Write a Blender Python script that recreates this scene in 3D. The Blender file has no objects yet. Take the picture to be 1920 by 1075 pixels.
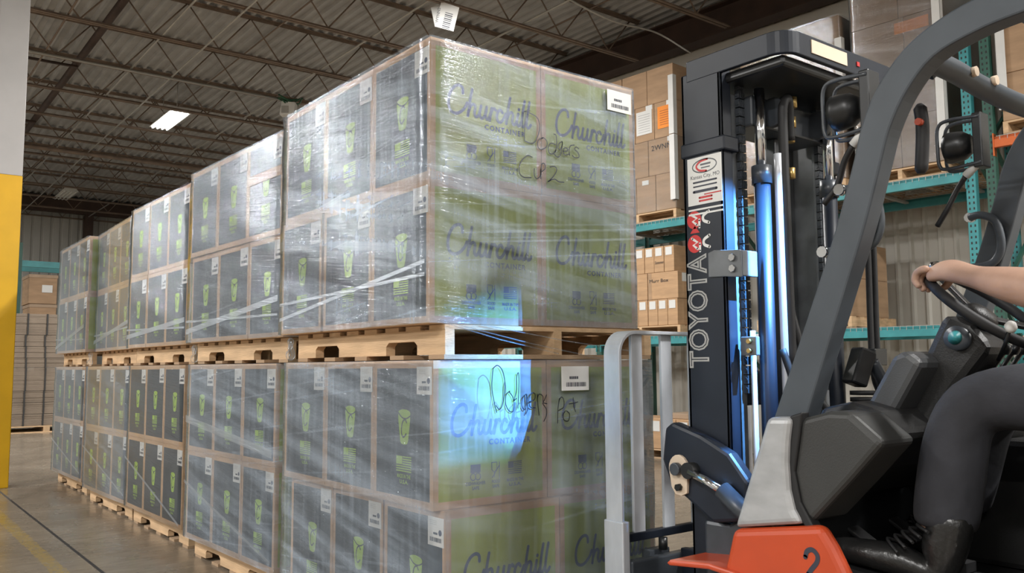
import bpy, bmesh, math, random
from mathutils import Vector, Matrix

random.seed(7)
SC = bpy.context.scene
COL = SC.collection
PI = math.pi

# ------------------------------------------------------------------ camera
FPX, YAW, PITCH, ROLL = 1610.0, .6581, .0927, -.007
CAMLOC = Vector((-1.5407, -2.4426, 1.0915))
_f = Vector((math.sin(YAW)*math.cos(PITCH), math.cos(YAW)*math.cos(PITCH), math.sin(PITCH)))
_r = Vector((math.cos(YAW), -math.sin(YAW), 0)); _u = _r.cross(_f)
_r2 = _r*math.cos(ROLL)+_u*math.sin(ROLL); _u2 = _u*math.cos(ROLL)-_r*math.sin(ROLL)
cd = bpy.data.cameras.new('camera'); cam = bpy.data.objects.new('camera', cd); COL.objects.link(cam)
cam.matrix_world = Matrix(((_r2.x, _u2.x, -_f.x, CAMLOC.x), (_r2.y, _u2.y, -_f.y, CAMLOC.y), (_r2.z, _u2.z, -_f.z, CAMLOC.z), (0, 0, 0, 1)))
cd.sensor_width = 36; cd.lens = FPX/1920*36; cd.clip_end = 200; cd.clip_start = .05
SC.camera = cam
# ------------------------------------------------------------------ world, exposure
W = bpy.data.worlds.new('world'); SC.world = W; W.use_nodes = True
W.node_tree.nodes['Background'].inputs[0].default_value = (.75, .8, .9, 1)
W.node_tree.nodes['Background'].inputs[1].default_value = .05
SC.view_settings.view_transform = 'Standard'; SC.view_settings.look = 'None'
SC.view_settings.exposure = -0.28; SC.view_settings.gamma = 1.0
LAMP_W = 260.0            # watts of one high bay fixture
LAMP_COL = (1.0, .98, .95)
LAMPS = [(2.6, 12.4, 1), (2.45, 20.4, 0), (2.6, 4.4, 1), (2.6, -3.6, 1), (2.6, -11.0, 1),
         (-5.6, 20.4, 1), (-5.6, 12.4, 1), (-5.6, 4.4, 1), (-5.6, -3.6, 1), (-5.6, -11.0, 1),
         (-9.8, 16.4, 1), (-9.8, 8.4, 1), (-9.8, .4, 1), (-9.8, -7.6, 1), (6.0, -7.6, 1)]
try:
    SC.cycles.caustics_reflective = False; SC.cycles.caustics_refractive = False
    SC.cycles.transparent_max_bounces = 16; SC.cycles.sample_clamp_indirect = 6
except Exception:
    pass

# ------------------------------------------------------------------ helpers
def catmull(pts, k=6, closed=False):
    pts = [Vector(p) for p in pts]; n = len(pts); out = []
    segs = n if closed else n-1
    for i in range(segs):
        p0 = pts[(i-1) % n] if (closed or i > 0) else pts[0]*2-pts[1]
        p1 = pts[i % n]; p2 = pts[(i+1) % n]
        p3 = pts[(i+2) % n] if (closed or i+2 < n) else pts[-1]*2-pts[-2]
        for j in range(k):
            t = j/k
            out.append(.5*((2*p1)+(p2-p0)*t+(2*p0-5*p1+4*p2-p3)*t*t+(3*p1-p0-3*p2+p3)*t*t*t))
    if not closed: out.append(pts[-1])
    return out

class MB:
    def __init__(s): s.v = []; s.f = []; s.m = []; s.sm = []
    def add(s, vs, fs, mi=0, sm=False):
        b = len(s.v); s.v += [tuple(v) for v in vs]
        for f in fs: s.f.append([b+i for i in f]); s.m.append(mi); s.sm.append(sm)
        return s
    def box(s, x0, x1, y0, y1, z0, z1, mi=0):
        return s.add([(x0,y0,z0),(x1,y0,z0),(x1,y1,z0),(x0,y1,z0),(x0,y0,z1),(x1,y0,z1),(x1,y1,z1),(x0,y1,z1)],
            [(0,3,2,1),(4,5,6,7),(0,1,5,4),(1,2,6,5),(2,3,7,6),(3,0,4,7)], mi)
    def bar(s, p, q, w, h, mi=0, up=(0,0,1)):
        p = Vector(p); q = Vector(q); d = (q-p).normalized(); up = Vector(up)
        a = d.cross(up)
        if a.length < 1e-4: a = d.cross(Vector((0,1,0)))
        a.normalize(); b = a.cross(d).normalized(); a *= w/2; b *= h/2
        return s.add([p-a-b,p+a-b,p+a+b,p-a+b,q-a-b,q+a-b,q+a+b,q-a+b],
            [(0,3,2,1),(4,5,6,7),(0,1,5,4),(1,2,6,5),(2,3,7,6),(3,0,4,7)], mi)
    def tube(s, pts, r, n=8, closed=False, mi=0, sm=True):
        pts = [Vector(p) for p in pts]; m = len(pts)
        rs = r if isinstance(r, (list, tuple)) else [r]*m
        ts = []
        for i in range(m):
            a = pts[(i-1) % m] if (closed or i > 0) else pts[i]
            b = pts[(i+1) % m] if (closed or i < m-1) else pts[i]
            ts.append((b-a).normalized())
        nrm = ts[0].orthogonal().normalized(); vs = []
        for i in range(m):
            nrm = (nrm-ts[i]*nrm.dot(ts[i])).normalized(); bn = ts[i].cross(nrm)
            for j in range(n):
                a = 2*PI*j/n; vs.append(pts[i]+(nrm*math.cos(a)+bn*math.sin(a))*rs[i])
        fs = []
        for i in range(m if closed else m-1):
            for j in range(n):
                a = i*n+j; b = i*n+(j+1) % n; c = ((i+1) % m)*n+(j+1) % n; d = ((i+1) % m)*n+j
                fs.append((a,b,c,d))
        s.add(vs, fs, mi, sm)
        if not closed:
            b = len(s.v)-m*n
            s.f.append([b+j for j in range(n)][::-1]); s.m.append(mi); s.sm.append(False)
            s.f.append([b+(m-1)*n+j for j in range(n)]); s.m.append(mi); s.sm.append(False)
        return s
    def cyl(s, p, q, r0, r1=None, n=16, mi=0):
        return s.tube([p, q], [r0, r0 if r1 is None else r1], n, False, mi)
    def prism(s, poly, axis, a, b, mi=0):
        def mp(u, v, w): return {'x': (w,u,v), 'y': (u,w,v), 'z': (u,v,w)}[axis]
        n = len(poly)
        vs = [mp(u,v,a) for u,v in poly]+[mp(u,v,b) for u,v in poly]
        fs = [list(range(n))[::-1], list(range(n,2*n))]+[(i,(i+1)%n,n+(i+1)%n,n+i) for i in range(n)]
        return s.add(vs, fs, mi)
    def flat(s, poly, mp, mi=0):
        return s.add([mp(u,v) for u,v in poly], [list(range(len(poly)))], mi)
    def ribbon(s, pts, w, mp, mi=0, closed=False):
        pts = [Vector((p[0],p[1])) for p in pts]; m = len(pts); vs = []
        for i in range(m):
            a = pts[(i-1)%m] if (closed or i>0) else pts[i]
            b = pts[(i+1)%m] if (closed or i<m-1) else pts[i]
            t = (b-a); t = t.normalized() if t.length > 1e-9 else Vector((1,0)); nn = Vector((-t.y,t.x))*w/2
            vs += [mp(*(pts[i]+nn)), mp(*(pts[i]-nn))]
        fs = [(2*i,2*i+1,(2*i+3)%(2*m),(2*i+2)%(2*m)) for i in range(m if closed else m-1)]
        s.add(vs, fs, mi)
        if not closed:
            for p in (pts[0], pts[-1]):
                s.flat([(p.x+math.cos(k*PI/5)*w/2, p.y+math.sin(k*PI/5)*w/2) for k in range(10)], lambda u,v: tuple(Vector(mp(u,v))), mi)
        return s
    def disc(s, c, r, mp, mi=0, n=18, rx=None):
        return s.flat([(c[0]+math.cos(2*PI*k/n)*(rx or r), c[1]+math.sin(2*PI*k/n)*r) for k in range(n)], mp, mi)
    def lathe(s, prof, o, ax, n=20, mi=0):
        o = Vector(o); ax = Vector(ax).normalized(); a = ax.orthogonal().normalized(); b = ax.cross(a); vs = []
        for r, h in prof:
            for j in range(n):
                t = 2*PI*j/n; vs.append(o+ax*h+(a*math.cos(t)+b*math.sin(t))*r)
        fs = [(i*n+j, i*n+(j+1)%n, (i+1)*n+(j+1)%n, (i+1)*n+j) for i in range(len(prof)-1) for j in range(n)]
        return s.add(vs, fs, mi, True)
    def mesh(s, name, mats, recalc=True):
        me = bpy.data.meshes.new(name); me.from_pydata(s.v, [], s.f)
        for m in mats: me.materials.append(m)
        for i, p in enumerate(me.polygons): p.material_index = s.m[i]; p.use_smooth = s.sm[i]
        if recalc:
            bm = bmesh.new(); bm.from_mesh(me); bmesh.ops.recalc_face_normals(bm, faces=bm.faces); bm.to_mesh(me); bm.free()
        me.update(); return me
    def build(s, name, mats, parent=None, bevel=0, seg=2, recalc=True, sub=0):
        if not isinstance(mats, (list, tuple)): mats = [mats]
        o = link(name, s.mesh(name, mats, recalc), parent)
        if bevel:
            b = o.modifiers.new('bevel', 'BEVEL'); b.width = bevel; b.segments = seg; b.limit_method = 'ANGLE'; b.angle_limit = .6
        if sub:
            b = o.modifiers.new('sub', 'SUBSURF'); b.levels = sub; b.render_levels = sub
        return o

def link(name, data, parent=None):
    o = bpy.data.objects.new(name, data); COL.objects.link(o)
    if parent is not None:
        o.parent = parent
        o.matrix_parent_inverse = PINV.get(parent.name, Matrix.Identity(4))
    return o
PINV = {}
def tag(o, label, cat, group=None):
    o['label'] = label; o['category'] = cat
    if group: o['group'] = group
    return o
def thing(name, label, cat, loc=(0,0,0), group=None):
    o = bpy.data.objects.new(name, None); COL.objects.link(o); o.location = loc; o.empty_display_size = .1
    PINV[o.name] = Matrix.Translation(-Vector(loc))
    return tag(o, label, cat, group)
def struct(o): o['kind'] = 'structure'; return o
def part(name, mesh, parent, loc=(0,0,0), rot=(0,0,0)):
    o = bpy.data.objects.new(name, mesh); COL.objects.link(o); o.parent = parent; o.location = loc; o.rotation_euler = rot
    return o
def copy_tree(o, parent=None):
    c = o.copy(); COL.objects.link(c); c.parent = parent
    for ch in o.children: copy_tree(ch, c)
    return c
_txt = {}
def text2d(body, size=1.0, spacing=1.0, outline=0.0, bold=0.0):
    """vertices and faces of built-in-font lettering, in the xy plane, left aligned at 0"""
    key = (body, spacing, outline, bold)
    if key not in _txt:
        cu = bpy.data.curves.new('lettering', 'FONT'); cu.body = body; cu.space_character = spacing; cu.resolution_u = 3; cu.offset = bold
        if outline: cu.fill_mode = 'NONE'; cu.bevel_depth = outline; cu.bevel_resolution = 0
        ob = bpy.data.objects.new('lettering', cu); me = bpy.data.meshes.new_from_object(ob)
        _txt[key] = ([tuple(v.co) for v in me.vertices], [list(p.vertices) for p in me.polygons])
        bpy.data.objects.remove(ob); bpy.data.meshes.remove(me); bpy.data.curves.remove(cu)
    vs, fs = _txt[key]
    return [(x*size, y*size, z*size) for x, y, z in vs], fs
def lettering(mb, body, size, mp, x=0, y=0, spacing=1.0, mi=0, align='l', outline=0.0, width=None, bold=0.0):
    vs, fs = text2d(body, size, spacing, outline, bold)
    w0 = max(v[0] for v in vs)-min(v[0] for v in vs); k = 1 if width is None else width/w0
    w0 *= k; ox = x-(w0/2 if align == 'c' else 0)
    mb.add([mp(v[0]*k+ox, v[1]+y) for v in vs], fs, mi)

# ------------------------------------------------------------------ materials
def newmat(name):
    m = bpy.data.materials.new(name); m.use_nodes = True; nt = m.node_tree
    return m, nt, nt.nodes['Principled BSDF']
def pm(name, col, rough=.6, metal=0.0, var=.12, scale=5.0, bump=0.0, bscale=60.0, spec=.5, stretch=(1,1,1), emit=None, estr=0, coat=0):
    m, nt, p = newmat(name); N = nt.nodes.new; L = nt.links.new
    tc = N('ShaderNodeTexCoord'); mp = N('ShaderNodeMapping'); mp.inputs['Scale'].default_value = stretch
    L(tc.outputs['Object'], mp.inputs[0])
    n1 = N('ShaderNodeTexNoise'); n1.inputs['Scale'].default_value = scale; n1.inputs['Detail'].default_value = 6
    L(mp.outputs[0], n1.inputs['Vector'])
    r = N('ShaderNodeValToRGB'); r.color_ramp.elements[0].position = .3; r.color_ramp.elements[1].position = .7
    r.color_ramp.elements[0].color = (*[max(0, c*(1-var)) for c in col], 1); r.color_ramp.elements[1].color = (*[min(1, c*(1+var)) for c in col], 1)
    L(n1.outputs['Fac'], r.inputs[0]); L(r.outputs[0], p.inputs['Base Color'])
    p.inputs['Roughness'].default_value = rough; p.inputs['Metallic'].default_value = metal
    p.inputs['Specular IOR Level'].default_value = spec; p.inputs['Coat Weight'].default_value = coat
    if bump:
        n2 = N('ShaderNodeTexNoise'); n2.inputs['Scale'].default_value = bscale; n2.inputs['Detail'].default_value = 4
        L(mp.outputs[0], n2.inputs['Vector'])
        b = N('ShaderNodeBump'); b.inputs['Strength'].default_value = bump; b.inputs['Distance'].default_value = .01
        L(n2.outputs['Fac'], b.inputs['Height']); L(b.outputs[0], p.inputs['Normal'])
    if emit: p.inputs['Emission Color'].default_value = (*emit, 1); p.inputs['Emission Strength'].default_value = estr
    return m
M = {}
M['kraft'] = pm('kraft_cardboard', (.50,.315,.175), .75, var=.14, scale=4, stretch=(1,1,6))
M['kraft2'] = pm('plain_cardboard', (.40,.26,.155), .75, var=.14, scale=3, stretch=(1,1,5))
M['flat'] = pm('flat_cardboard', (.27,.215,.165), .8, var=.14, scale=3)
M['kraft3'] = pm('pale_cardboard', (.40,.29,.20), .75, var=.14, scale=3)
M['charcoal'] = pm('charcoal_print', (.025,.031,.039), .5, var=.15, scale=8)
M['green'] = pm('green_print', (.315,.365,.045), .55, var=.08, scale=6)
M['lime'] = pm('lime_ink', (.38,.58,.07), .55, var=.06)
M['darkink'] = pm('dark_ink', (.035,.04,.06), .5, var=.1)
M['navyink'] = pm('navy_ink', (.05,.06,.11), .5, var=.1)
M['paper'] = pm('label_paper', (.72,.72,.70), .55, var=.04)
M['black'] = pm('black_ink', (.015,.015,.015), .5)
M['marker'] = pm('marker_ink', (.012,.014,.02), .4)
M['orange_paper'] = pm('orange_paper', (.85,.27,.03), .55, var=.05)
M['wood'] = pm('pallet_wood', (.60,.41,.24), .75, var=.22, scale=5, stretch=(2,.6,6), bump=.25, bscale=30)
M['wood2'] = pm('pallet_wood_aged', (.42,.29,.18), .8, var=.25, scale=5, stretch=(2,.6,6), bump=.3, bscale=30)
M['steelpaint'] = pm('guard_grey_paint', (.066,.078,.092), .45, var=.12, scale=7, spec=.4)
M['mast'] = pm('mast_black_paint', (.012,.016,.025), .42, var=.25, scale=6, spec=.35)
M['mastgrey'] = pm('mast_worn_grey', (.045,.052,.062), .35, var=.3, scale=9, spec=.5)
M['railgrey'] = pm('rail_grey', (.13,.14,.15), .4, var=.3, scale=9)
M['pod'] = pm('pod_plastic', (.075,.078,.082), .4, var=.1, bump=.1, bscale=250)
M['blacksteel'] = pm('black_steel', (.010,.011,.012), .38, var=.2)
M['rubber'] = pm('rubber', (.012,.012,.013), .6, var=.2)
M['plastic'] = pm('black_plastic', (.018,.018,.018), .42, var=.15, bump=.15, bscale=250)
M['greyplastic'] = pm('grey_plastic', (.036,.037,.036), .5, var=.1, bump=.1, bscale=250)
M['silver'] = pm('silver_paint', (.42,.43,.44), .42, metal=.2, var=.16, scale=9, stretch=(1,1,2))
M['orange'] = pm('forklift_orange', (.52,.066,.018), .38, var=.1, scale=5, coat=.2)
M['galv'] = pm('bare_steel', (.58,.61,.66), .4, metal=.25, var=.25, scale=9, stretch=(1,1,.4))
M['chrome'] = pm('chrome', (.75,.76,.78), .12, metal=1, var=.05)
M['brass'] = pm('brass_fitting', (.55,.38,.14), .35, metal=.8, var=.15)
M['cream'] = pm('cream_plate', (.72,.58,.44), .5, var=.12)
M['teal'] = pm('rack_teal', (.045,.27,.29), .45, var=.15, scale=6)
M['rackgreen'] = pm('rack_green', (.028,.10,.075), .5, var=.2, scale=6)
M['white'] = pm('white_paint', (.62,.62,.60), .5, var=.06, scale=3)
M['colwhite'] = pm('column_white', (.45,.447,.45), .45, var=.05, scale=3)
M['yellow'] = pm('column_yellow', (.70,.40,.010), .42, var=.07, scale=4)
M['wallmetal'] = pm('wall_panel_paint', (.60,.575,.52), .5, var=.06, scale=1.5)
M['wallfar'] = pm('far_panel_paint', (.42,.42,.40), .55, var=.06, scale=1.5)
M['deck'] = pm('roof_deck', (.40,.40,.40), .5, metal=0, var=.14, scale=3)
M['joist'] = pm('joist_primer', (.19,.14,.105), .65, var=.25, scale=5)
M['ibeam'] = pm('ibeam_primer', (.050,.028,.020), .6, var=.25, scale=4)
M['conduit'] = pm('conduit', (.42,.41,.38), .4, metal=.3, var=.1)
M['cable'] = pm('green_cable', (.02,.10,.05), .5)
M['foam'] = pm('white_foam', (.70,.70,.68), .5, var=.05)
M['skin'] = pm('skin', (.48,.30,.22), .5, var=.1, scale=14, bump=.05, bscale=120)
M['denim'] = pm('charcoal_trousers', (.024,.025,.031), .85, var=.3, scale=10, bump=1.0, bscale=9)
M['leather'] = pm('black_leather', (.014,.014,.014), .3, var=.3, bump=.35, bscale=30)
M['shirt'] = pm('dark_shirt', (.04,.045,.06), .85, var=.2, bump=.2, bscale=30)
M['hair'] = pm('brown_hair', (.05,.03,.018), .6, var=.3, bump=.4, bscale=80)
M['red'] = pm('red_ink', (.55,.03,.03), .45)
M['sealant'] = pm('joint_sealant', (.02,.02,.022), .6)
M['tube'] = pm('lit_tube', (.9,.9,.9), .4, emit=(1,.97,.92), estr=14)
M['tubeoff'] = pm('unlit_tube', (.62,.62,.6), .4)
M['blueglass'] = pm('blue_lens', (.05,.12,.5), .2, emit=(.1,.35,1), estr=3)
M['strap'] = pm('strap', (.03,.03,.03), .5)

def film(name, base, streak, gloss, rough=.10, seed=0.0, tint=(.68,.81,.97)):
    """stretch film: a see-through skin with milky streaks of overlapping plastic and a wrinkled gloss"""
    m, nt, p = newmat(name); N = nt.nodes.new; L = nt.links.new; nt.nodes.remove(p)
    out = nt.nodes['Material Output']
    tc = N('ShaderNodeTexCoord'); sx = N('ShaderNodeSeparateXYZ'); L(tc.outputs['Object'], sx.inputs[0])
    def math_(op, a, b):
        n = N('ShaderNodeMath'); n.operation = op
        for i, q in enumerate((a, b)):
            if isinstance(q, (int, float)): n.inputs[i].default_value = q
            else: L(q, n.inputs[i])
        return n.outputs[0]
    u = math_('SUBTRACT', sx.outputs[0], sx.outputs[1]); z = sx.outputs[2]
    def noise(a, b, c, tilt, scale, detail=4, dist=0.0):
        cb = N('ShaderNodeCombineXYZ'); L(math_('MULTIPLY', u, a), cb.inputs[0])
        L(math_('ADD', math_('MULTIPLY', z, b), math_('MULTIPLY', u, tilt)), cb.inputs[1]); cb.inputs[2].default_value = seed+c
        n = N('ShaderNodeTexNoise'); n.inputs['Scale'].default_value = scale; n.inputs['Detail'].default_value = detail; n.inputs['Distortion'].default_value = dist
        L(cb.outputs[0], n.inputs['Vector']); return n.outputs['Fac']
    def ramp(f, a, b):
        r = N('ShaderNodeMapRange'); r.inputs[1].default_value = a; r.inputs[2].default_value = b; L(f, r.inputs[0]); return r.outputs[0]
    s1 = ramp(noise(.5, 9, 1.3, 1.6, 1.4, 6), .42, .68)       # broad tilted bands
    s2 = ramp(noise(.6, 60, 3.1, -6, 1.0, 3), .58, .72)       # thin crossing lines
    s3 = ramp(noise(55, 2.5, 5.7, 0, 1.0, 3), .45, .75)       # vertical stretch marks
    big = ramp(noise(1.5, 1.2, 8.2, .4, 1.3, 2), .3, .7)
    h = math_('ADD', math_('MULTIPLY', s1, .62*streak), math_('ADD', math_('MULTIPLY', s2, .35*streak), math_('MULTIPLY', s3, .28*streak)))
    h = math_('ADD', math_('MULTIPLY', h, math_('ADD', .45, big)), base)
    h = math_('MINIMUM', h, .85)
    tr = N('ShaderNodeBsdfTransparent'); tr.inputs[0].default_value = (.97,.975,.975,1)
    df = N('ShaderNodeBsdfDiffuse'); df.inputs[0].default_value = (*tint, 1)
    mx = N('ShaderNodeMixShader'); L(h, mx.inputs[0]); L(tr.outputs[0], mx.inputs[1]); L(df.outputs[0], mx.inputs[2])
    wr = math_('ADD', math_('MULTIPLY', noise(6, 130, 2.2, 12, 1.0, 4, .3), 1.0), math_('MULTIPLY', noise(55, 80, 4.4, 6, 1.0, 3, .4), .40))
    bp = N('ShaderNodeBump'); bp.inputs['Strength'].default_value = .5; bp.inputs['Distance'].default_value = .0055; L(wr, bp.inputs['Height'])
    gl = N('ShaderNodeBsdfAnisotropic'); gl.inputs['Color'].default_value = (.86,.93,1,1); gl.inputs['Roughness'].default_value = rough
    L(bp.outputs[0], gl.inputs['Normal'])
    fr = N('ShaderNodeFresnel'); fr.inputs[0].default_value = 1.45
    g = math_('MINIMUM', math_('MULTIPLY', fr.outputs[0], gloss), .8)
    m2 = N('ShaderNodeMixShader'); L(g, m2.inputs[0]); L(mx.outputs[0], m2.inputs[1]); L(gl.outputs[0], m2.inputs[2])
    L(m2.outputs[0], out.inputs[0]); return m

# ================================================================== the hall
# floor: two slabs with a sealed expansion joint between them and a worn yellow lane stripe
def floor_material():
    m, nt, p = newmat('polished_concrete'); N = nt.nodes.new; L = nt.links.new
    tc = N('ShaderNodeTexCoord')
    def noise(scale, detail=6, st=(1,1,1), rough=.55):
        mp = N('ShaderNodeMapping'); mp.inputs['Scale'].default_value = st; L(tc.outputs['Object'], mp.inputs[0])
        n = N('ShaderNodeTexNoise'); n.inputs['Scale'].default_value = scale; n.inputs['Detail'].default_value = detail; n.inputs['Roughness'].default_value = rough
        L(mp.outputs[0], n.inputs['Vector']); return n.outputs['Fac']
    r = N('ShaderNodeValToRGB'); e = r.color_ramp.elements
    e[0].position = .3; e[0].color = (.17,.14,.105,1); e[1].position = .72; e[1].color = (.29,.245,.19,1)
    L(noise(.9, 8), r.inputs[0])
    r2 = N('ShaderNodeMapRange'); r2.inputs[1].default_value = .35; r2.inputs[2].default_value = .7; r2.inputs[3].default_value = .8; r2.inputs[4].default_value = 1.12
    L(noise(9, 6, (.5,2.2,1)), r2.inputs[0])
    mul = N('ShaderNodeMix'); mul.data_type = 'RGBA'; mul.blend_type = 'MULTIPLY'; mul.inputs[0].default_value = 1
    L(r.outputs[0], mul.inputs[6]); L(r2.outputs[0], mul.inputs[7])
    # stripe
    sx = N('ShaderNodeSeparateXYZ'); L(tc.outputs['Object'], sx.inputs[0])
    def mth(op, a, b=0.0):
        n = N('ShaderNodeMath'); n.operation = op
        for i, q in enumerate((a, b)):
            if isinstance(q, (int, float)): n.inputs[i].default_value = q
            else: L(q, n.inputs[i])
        return n.outputs[0]
    edge = mth('MULTIPLY', mth('SUBTRACT', noise(22, 5), .5), .05)
    d = mth('ABSOLUTE', mth('ADD', mth('ADD', sx.outputs[0], .57), edge))
    inside = mth('LESS_THAN', d, .04)
    wear = mth('GREATER_THAN', noise(38, 6), .47)
    fac = mth('MULTIPLY', mth('MULTIPLY', inside, mth('ADD', mth('MULTIPLY', wear, .42), .12)), 1)
    mix = N('ShaderNodeMix'); mix.data_type = 'RGBA'; L(fac, mix.inputs[0]); L(mul.outputs[2], mix.inputs[6]); mix.inputs[7].default_value = (.40,.27,.03,1)
    L(mix.outputs[2], p.inputs['Base Color'])
    rr = N('ShaderNodeMapRange'); rr.inputs[1].default_value = .3; rr.inputs[2].default_value = .7; rr.inputs[3].default_value = .16; rr.inputs[4].default_value = .34
    L(noise(3, 6), rr.inputs[0]); L(rr.outputs[0], p.inputs['Roughness'])
    b = N('ShaderNodeBump'); b.inputs['Strength'].default_value = .12; b.inputs['Distance'].default_value = .004; L(noise(24, 5), b.inputs['Height']); L(b.outputs[0], p.inputs['Normal'])
    p.inputs['Specular IOR Level'].default_value = .55
    return m
M['floor'] = floor_material()
X0, X1, Y0, Y1 = -14.0, 9.5, -14.0, 24.0
JX = -.39
fl = MB(); fl.box(X0, JX-.010, Y0, Y1, -.15, 0); fl.box(JX+.010, X1, Y0, Y1, -.15, 0)
FLOOR = struct(fl.build('floor', M['floor']))
FLOOR['label'] = 'polished grey brown concrete floor with a worn yellow stripe'
MB().box(JX-.010, JX+.010, Y0, Y1, -.15, -.001).build('expansion_joint', M['sealant'], FLOOR)['label'] = 'dark sealed expansion joint'

# roof: fluted steel deck carried by open web joists
ZB, ZT = 5.3, 5.86         # bottom and top chord heights
mb = MB(); x = X0; pitch = .152
pr = []
while x < X1:
    pr += [(x, ZT), (x+.035, ZT), (x+.055, ZT+.04), (x+.132, ZT+.04)]
    x += pitch
n = len(pr)
mb.add([(a, Y0, b) for a, b in pr]+[(a, Y1, b) for a, b in pr], [(i, i+1, n+i+1, n+i) for i in range(n-1)])
ROOF = struct(mb.build('ceiling', M['deck'], recalc=False)); ROOF['label'] = 'grey fluted steel roof deck on open web joists'
ch = MB(); wb = MB(); XA, XB = -13.8, 6.95
for zz, t in ((ZT-.02, .04), (ZB, .035)):
    for s in (-1, 1):
        ch.box(XA, XB, s*.012-.003 if s < 0 else .009, s*.012+.003 if s < 0 else .015, zz-t/2, zz+t/2)
        ch.box(XA, XB, .015 if s > 0 else -.047, .047 if s > 0 else -.015, zz+(t/2-.005 if zz > 5.6 else -t/2), zz+(t/2 if zz > 5.6 else -t/2+.005))
x = XA; up = True; stp = .42
while x < XB-stp:
    a = (x, 0, ZB+.01 if up else ZT-.03); b = (x+stp, 0, ZT-.03 if up else ZB+.01)
    wb.tube([a, b], .010, 5); x += stp; up = not up
chm = ch.mesh('roof_joist', [M['joist']]); wbm = wb.mesh('web', [M['joist']])
for k in range(-2, 14):
    o = part('roof_joist', chm, ROOF, (0, 4.1+1.52*k, 0)); part('web', wbm, o)
# bridging angles and conduits under the deck, running along the hall
for xx, zz, r, mt in ((.35, ZB+.03, .012, 'joist'), (1.43, ZB+.02, .014, 'conduit'), (1.95, ZB-.03, .013, 'conduit'), (2.95, ZT-.07, .012, 'joist'), (3.6, ZB+.03, .014, 'conduit'), (4.9, ZB+.03, .014, 'conduit'), (-.9, ZB+.03, .012, 'joist'), (6.0, ZT-.07, .012, 'joist')):
    MB().cyl((xx, -2, zz), (xx, 23.5, zz), r, n=6).build('bridging_rod', M[mt], ROOF)
MB().cyl((-12, 10.05, ZB-.05), (3.6, 10.05, ZB-.05), .018, n=8).build('conduit', M['conduit'], ROOF)
MB().cyl((-12, 15.45, ZB-.06), (6.8, 15.45, ZB-.06), .045, n=10).build('sprinkler_pipe', M['joist'], ROOF)
MB().cyl((.9, 3, ZB+.25), (.9, 23.5, ZB+.25), .05, n=10).build('sprinkler_pipe', M['ibeam'], ROOF)
for i, yy in enumerate((7.5, 11, 14.5, 18)):
    MB().cyl((-8, yy, ZB+.17), (.9, yy, ZB+.17), .022, n=8).build('sprinkler_pipe', M['ibeam'], ROOF)
drop = catmull([(2.2, 3.55, 5.3), (2.9, 3.75, 5.08), (3.9, 3.95, 4.92), (5.0, 4.2, 4.93), (5.9, 4.35, 5.05), (6.35, 4.2, 4.85)], 6)
MB().tube(drop, .011, 6).build('hanging_wire', M['conduit'], ROOF)

# long wall behind the racks: vertical ribbed panels (a touch out of square with the bays), eave beam on top
PHI = math.radians(4.0); RO = Vector((6.0, 4.5, 0)); RT = Vector((-math.sin(PHI), math.cos(PHI), 0)); RN = Vector((math.cos(PHI), math.sin(PHI), 0))
RM = Matrix(((RN.x, RT.x, 0, RO.x), (RN.y, RT.y, 0, RO.y), (0, 0, 1, 0), (0, 0, 0, 1)))   # rack frame: x = depth into the rack, y = along the rack
def rib_panel(w, nr, h, mat, depth=.03):
    mb = MB(); pts = []; st = w/nr
    for i in range(nr):
        a = i*st; pts += [(a, 0), (a+st*.62, 0), (a+st*.74, -depth), (a+st*.9, -depth)]
    pts.append((w, 0)); n = len(pts)
    mb.add([(d, s, 0) for s, d in pts]+[(d, s, h) for s, d in pts], [(i, i+1, n+i+1, n+i) for i in range(n-1)])
    return mb.mesh('wall_panel', [mat], False)
pw = rib_panel(.93, 6, 5.9, M['wallmetal'])
WR = struct(MB().box(1.40, 1.55, -19, 20, 0, 5.95).build('wall_right', M['wallmetal'])); WR.matrix_world = RM; WR['label'] = 'pale ribbed metal wall behind the racks'
for i in range(26):
    part('wall_panel', pw, WR, (1.37, -16+.93*i, 0))
IB = MB(); IB.box(.98, 1.22, -17, 17, 5.28, 5.30); IB.box(.98, 1.22, -17, 17, 5.66, 5.68); IB.box(1.09, 1.11, -17, 17, 5.30, 5.66)
o = struct(IB.build('trim_1', M['ibeam'])); o.matrix_world = RM; o['label'] = 'dark brown steel eave beam along the right wall'
o = struct(MB().box(1.30, 1.36, -17, 17, 4.9, 5.3).build('trim_2', M['wallmetal'])); o.matrix_world = RM; o['label'] = 'pale wall girt below the eave beam'
# far end wall
WF = struct(MB().box(X0, X1, Y1+.05, Y1+.2, 0, 6).build('wall_back', M['wallfar'])); WF['label'] = 'ribbed metal end wall far behind the loads'
pf = rib_panel(.93, 4, 5.9, M['wallfar'], .04)
for i in range(25):
    p_ = part('wall_panel', pf, WF, (X0+.93*i, Y1+.02, 0), (0, 0, -PI/2)); p_.scale = (1, -1, 1)
o = struct(MB().box(X0, X1, 23.55, 23.75, 5.40, 5.82).build('trim_3', M['ibeam'])); o['label'] = 'dark roof girder at the end wall'
o = struct(MB().box(3.55, 3.75, 23.6, 23.95, 0, 5.4).build('trim_4', M['ibeam'])); o['label'] = 'dark steel wall column at the end wall'
for nm, b in (('wall_left', (X0-.15, X0, Y0, Y1, 0, 6)), ('wall_front', (X0, X1, Y0-.15, Y0, 0, 6))):
    o = struct(MB().box(*b).build(nm, M['wallfar']))
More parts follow.
